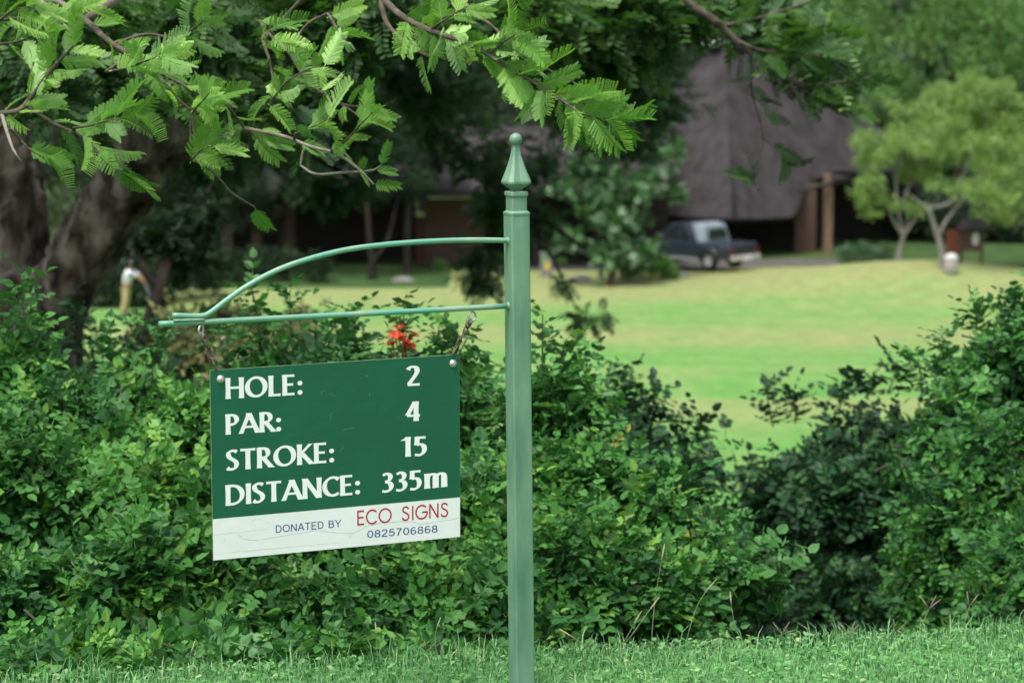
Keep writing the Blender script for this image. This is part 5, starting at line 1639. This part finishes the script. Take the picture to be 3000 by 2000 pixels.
text('lettering', 'HOLE:', GL, M['letter'], 247, 758, 377, 347, 240, w_flared, .045)
text('lettering', 'PAR:', GL, M['letter'], 247, 618, 611, 587, 478, w_flared, .02)
text('lettering', 'STROKE:', GL, M['letter'], 250, 966, 848, 790, 712, w_flared, .04)
text('lettering', 'DISTANCE:', GL, M['letter'], 247, 1136, 1077, 1000, 942, w_flared, .035)
text('lettering', '2', GL, M['letter'], 1436, 1526, 293, 288, 160, w_flared)
text('lettering', '4', GL, M['letter'], 1433, 1526, 523, 519, 395, w_flared)
text('lettering', '15', GL, M['letter'], 1406, 1570, 757, 748, 627, w_flared, .05)
text('lettering', '335', GL, M['letter'], 1270, 1536, 993, 970, 862, w_flared, .06)
text('lettering', 'm', GL, M['letter'], 1552, 1704, 966, 951, 826, w_flared)
text('lettering', 'DONATED BY', SANS, M['blue'], 575, 1006, 1254, 1214, 1206, w_const(.125), .07, .0009)
text('lettering', 'ECO SIGNS', ECO, M['red'], 1108, 1714, 1206, 1148, 1110, w_const(.115), .05, .0009)
text('lettering', '0825706868', SANS, M['blue'], 1176, 1640, 1288, 1250, 1240, w_const(.125), .08, .0009)


def line(name, pts, wd, m, h=.00085):
    p = np.array([uv(*q) for q in pts])
    p = spline(np.column_stack((p, np.zeros(len(p)))), 5)[:, :2]
    p += RNG.normal(size=p.shape) * .0003
    tg = nrm(np.gradient(p, axis=0))
    nn_ = np.stack((-tg[:, 1], tg[:, 0]), 1)
    ww = wd * RNG.uniform(.4, 1, len(p))[:, None]
    q = np.concatenate((p + nn_ * ww / 2, p - nn_ * ww / 2))
    n = len(p)
    V = BO + q[:, 0:1] * BU + q[:, 1:2] * BV + ANR * h
    MB().add(V, [(i, i + 1, n + i + 1, n + i) for i in range(n - 1)]).build(name, m, bdg)


line('crack', [(330, 1265), (370, 1295), (450, 1303), (560, 1285), (700, 1262), (860, 1240), (980, 1255), (1080, 1257), (1140, 1230), (1200, 1205), (1330, 1185), (1470, 1180), (1530, 1195), (1680, 1175), (1780, 1158)], .0011, M['crack'])
line('crack', [(165, 1270), (300, 1255), (420, 1240), (520, 1230)], .0007, M['crack'], .0008)
line('crack', [(160, 1395), (400, 1372), (700, 1345), (1000, 1318)], .0009, M['crack'])
line('crack', [(240, 1290), (245, 1318)], .0007, M['crack'])
line('crack', [(1080, 1257), (1060, 1275), (1075, 1290)], .0006, M['crack'], .0008)
line('crack', [(420, 1180), (460, 1160), (490, 1175), (540, 1190)], .0005, M['crack'])
for q in ([(875, 350), (880, 330), (900, 325)], [(920, 340), (960, 352)], [(920, 545), (935, 510), (942, 465)], [(990, 720), (1010, 705), (1025, 690)], [(1165, 222), (1185, 228)], [(678, 165), (676, 200)], [(1190, 340), (1192, 360)], [(1020, 580), (1090, 565)]):
    line('scratch', q, .0012, M['scratch'])

M['steel'] = mat('galvanised_bolt', [(.3, (.42, .40, .39)), (.7, (.58, .57, .56))], 60, 3, .4, metal=.6)
M['rusty'] = mat('rusty_chain', [(.3, (.07, .045, .032)), (.55, (.16, .12, .095)), (.75, (.27, .25, .22))], 90, 4, .55, .3, 200, metal=.5)
for q in ((216, 247), (1741, 145)):
    c = on_board(*q)
    V, Q = lathe([(.0002, -.004), (.0098, -.004), (.0098, .0008), (.0080, .0012), (.0074, .0028), (.0050, .0050), (.0002, .0058)], 18)
    bt = MB().add(V[:, 0:1] * BU + V[:, 1:2] * BV + V[:, 2:3] * ANR + c + ANR * .001, Q).build('bolt', M['steel'], bdg, True)
    MB().add(box_at(c + ANR * .0068 + BU * .001, (.006, .0016, .001), R3 @ rotz(-.5)), BOXF).build('slot', M['crack'], bt)


def link_loop(c, ax, side, half_l, half_w, wire, name, parent, m):
    a = np.linspace(0, 2 * math.pi, 21)[:-1]
    st = half_l - half_w
    pts = []
    for t in a:
        q = side * half_w * math.cos(t) + ax * (half_w * math.sin(t) + (st if math.sin(t) > 1e-6 else -st if math.sin(t) < -1e-6 else 0))
        pts.append(c + q)
    pts = np.array(pts)
    pts = np.vstack((pts, pts[:1]))
    V, Q, T = tube(pts, wire, 8, False)
    return MB().add(V, Q).build(name, m, parent, True)


def chain(label, p_top, p_bot, n_link, seed):
    ax = nrm(p_bot - p_top)
    t = thing('hanging_chain', label, 'chain', p_top, 'chains holding the sign board')
    s1 = nrm(np.cross(ax, ANR)); s2 = ANR
    eye = link_loop(p_top + ZUP * -.004, -ZUP, nrm(ARM + ANR * (.9 if seed else .2)), .0115, .0105, .0027, 'eye_bolt', t, M['steel'])
    V, Q = lathe([(.001, -.005), (.006, -.005), (.007, 0), (.006, .005), (.001, .005)], 8)
    q0 = p_top + ax * .014 - ZUP * .005
    MB().add(V[:, 0:1] * s1 + V[:, 1:2] * ax + V[:, 2:3] * s2 + q0 - ax * .004 + ARM * .003, Q).build('shackle_nut', M['steel'], t)
    link_loop(q0 + ax * .004, ax, nrm(s1 + s2 * .6), .011, .0075, .0032, 'shackle', t, M['rusty'])
    a, b = q0 + ax * .008, p_bot
    L = np.linalg.norm(b - a) / n_link
    for k in range(n_link):
        c = a + (b - a) * (k + .5) / n_link
        sd_ = (s1 * .85 + s2 * .5) if k % 2 == seed % 2 else (s2 * .95 + s1 * .3)
        link_loop(c, nrm(b - a), nrm(sd_), L * .64, .0062, .0021, 'link', t, M['rusty'])
    return t


c0 = on_arm(589, 962)
c1 = on_board(165, 178) + ANR * -.002
chain('short rusty chain with shackle at the outer end of the arm', c0, bpt(*(uv(165, 185) + np.array((.008, .002))), -.002), 3, 1)
chain('short rusty chain with round eye near the post', on_arm(1383, 922), bpt(*(uv(1740, 92) + np.array((0, .002))), -.002), 4, 0)

# ------------------------------------------------------------------ tee grass and tall stalks
M['grass'] = leafmat('grass_blade', [(0, (.05, .17, .05)), (.5, (.10, .29, .085)), (.85, (.16, .39, .13)), (1, (.34, .46, .20))], .6, .3)
r = np.random.default_rng(21)


def blades(n, x, y, h0, h1, wd, seed, bend=.6):
    r = np.random.default_rng(seed)
    z = terrain(x, y)
    h = r.uniform(h0, h1, n) * (.6 + .4 * r.random(n)) * (.75 + .5 * (.5 + .5 * np.sin(x * 9.1 + 2 * np.sin(y * 7)) * np.sin(y * 11 + x * 3)))
    az = r.random(n) * 6.283
    d = np.stack((np.cos(az), np.sin(az), np.zeros(n)), 1)
    s = np.stack((-np.sin(az), np.cos(az), np.zeros(n)), 1)
    k = r.uniform(.2, 1.2, n) * bend
    b = np.stack((x, y, z), 1)
    m = b + ZUP * (h * .6)[:, None] + d * (h * k * .3)[:, None]
    t = b + ZUP * (h * (1 - .25 * k))[:, None] + d * (h * k)[:, None]
    w_ = wd * r.uniform(.6, 1.3, n)[:, None]
    V = np.stack((b - s * w_, b + s * w_, m + s * w_ * .8, m - s * w_ * .8, t), 1).reshape(-1, 3)
    o = np.arange(n)[:, None] * 5
    return V, [(o + np.array((0, 1, 2, 3))), (o + np.array((3, 2, 4)))], np.repeat(r.random(n) ** 1.3, 5)


n = 60000
x = r.uniform(-2.6, 2.6, n)
y = r.uniform(5.9, 7.35, n)
keepg = y < 6.78 + np.where(x < 0, .27, .2) * x + .05 * np.sin(x * 5) + .03 * np.sin(x * 13)
x, y = x[keepg], y[keepg]
V, F, T = blades(len(x), x, y, .018, .05, .0016, 22, .9)
tag(obj('grass', V, F, M['grass'], None, T), 'short mown green grass of the tee around the signpost', 'grass', kind='stuff')
n = 2600
x = r.uniform(-2.2, 2.4, n)
y = 6.72 + np.where(x < 0, .27, .2) * x.clip(-3, 3) + r.normal(size=n) * .06
den = r.random(n) < (.25 + .75 * (np.sin(x * 7 + 1) * np.sin(x * 2.3) > -.1))
x, y = x[den], y[den]
V, F, T = blades(len(x), x, y, .04, .10, .0014, 23, .6)
tag(obj('rough_grass', V, F, M['grass'], None, T), 'longer unmown grass fringe along the back edge of the tee', 'grass', kind='stuff')
# broad clover-like leaves in the turf
n = 5000
x = r.uniform(-2.4, 2.5, n); y = r.uniform(6.1, 6.85, n) + .2 * x
pos = np.stack((x, y, terrain(x, y) + r.uniform(.012, .035, n)), 1)
lf = [leaflet(.017, .012, .2, .2)]
V, F, T = scatter(lf, pos, nrm(unit(r, n) * (1, 1, .3)), nrm(ZUP + r.normal(size=(n, 3)) * .3), r.uniform(.6, 1.3, n), r.uniform(.3, 1, n), np.zeros(n, int))
tag(obj('ground_leaves', V, F, M['grass'], None, T), 'small broad weed leaves scattered through the tee grass', 'weeds', kind='stuff')

M['straw'] = mat('straw_stalk', [(.3, (.15, .24, .10)), (.7, (.26, .33, .17))], 30, 2, .8)
M['seed'] = mat('seed_head', [(.3, (.16, .13, .10)), (.7, (.24, .19, .15))], 60, 2, .8)
M['seed_pale'] = mat('pale_seed_head', [(.3, (.30, .32, .18)), (.7, (.42, .42, .27))], 60, 2, .8)
ST = [('bent pale grass stalk below the sign board', [(1297, 1990), (1280, 1920), (1275, 1860), (1288, 1815)], 6.85, 0),
      ('short thin grass stalk left of the bent pale stalk', [(1106, 1960), (1104, 1890), (1100, 1830)], 6.85, 0),
      ('long slanting pale seed stalk right of the signpost', [(1795, 1925), (1850, 1860), (1900, 1790), (1926, 1755)], 7.0, 1),
      ('shorter seed stalk leaning beside the long slanting one', [(1812, 1905), (1845, 1850), (1876, 1795)], 7.0, 1),
      ('upright thin seed stalk tall against the bright shrub', [(1910, 1860), (1920, 1750), (1935, 1660), (1946, 1600)], 7.05, 1),
      ('grass stalk leaning left just beside the signpost', [(1745, 1915), (1700, 1880), (1645, 1845)], 6.95, 1),
      ('slanting seed stalk at the middle of the bright shrub', [(2010, 1880), (2040, 1780), (2070, 1730), (2095, 1700)], 7.05, 1),
      ('curved green stalk at the right end of the bright shrub', [(2190, 1900), (2160, 1850), (2145, 1790), (2140, 1740)], 7.05, 0),
      ('grass stalk almost lying down in front of the bright shrub', [(2010, 1900), (2060, 1885), (2100, 1870)], 7.0, 0),
      ('tall forked brown seed head near the right shrub', [(2680, 1885), (2700, 1830), (2722, 1782)], 7.1, 3),
      ('smaller forked brown seed head right of the tall one', [(2815, 1860), (2830, 1810), (2840, 1775)], 7.1, 2),
      ('low forked seed head in the gap of the dark shrubs', [(2270, 1900), (2282, 1870), (2290, 1858)], 7.08, 3),
      ('pinkish seed head at the foot of the dark shrub', [(2478, 1900), (2484, 1875), (2488, 1860)], 7.08, 3),
      ('pair of short brown seed heads in the fringe right of the dark gap', [(2606, 1895), (2616, 1870), (2622, 1855)], 7.08, 2),
      ('brownish seed stalk in the grass under the sign board', [(1228, 1975), (1240, 1945), (1250, 1915)], 6.9, 2),
      ('pale thin grass stalk low at the left of the sign board', [(560, 1960), (558, 1920), (568, 1885)], 6.8, 0)]
rs = np.random.default_rng(31)
for lb, pts, D, kind in ST:
    q = [P(a, b, D) for a, b in pts]
    foot_ = q[0].copy()
    gz_ = float(terrain(foot_[0], foot_[1]))
    q0 = np.array((foot_[0], foot_[1], min(gz_, foot_[2] - .01)))
    t = thing('grass_stalk', lb, 'grass stalk', (q0[0], q0[1], q0[2]), 'seeding grass stalks at the edge of the tee')
    qq = spline([q0] + q, 4)
    tube_obj('stem', qq, (.0011, .0010, .0009, .0007), M['straw'], t, 4)
    tip = qq[-1]; tg_ = nrm(qq[-1] - qq[-3])
    if kind <= 1:
        hl = .045 if kind else .03
        s0 = tip - tg_ * hl
        tube_obj('seed_head', [s0, tip - tg_ * hl * .4, tip + tg_ * .008], (.0012, .0024, .0008), M['seed_pale'], t, 5, .2)
    else:
        for k in range(kind):
            a = (k - (kind - 1) / 2) * .75 + rs.normal() * .1
            dd = nrm(tg_ * math.cos(a) + RGT * math.sin(a) + rs.normal(size=3) * .1)
            tube_obj('seed_head', [tip, tip + dd * .022, tip + dd * .042], (.0012, .0021, .0008), M['seed'], t, 5, .2)
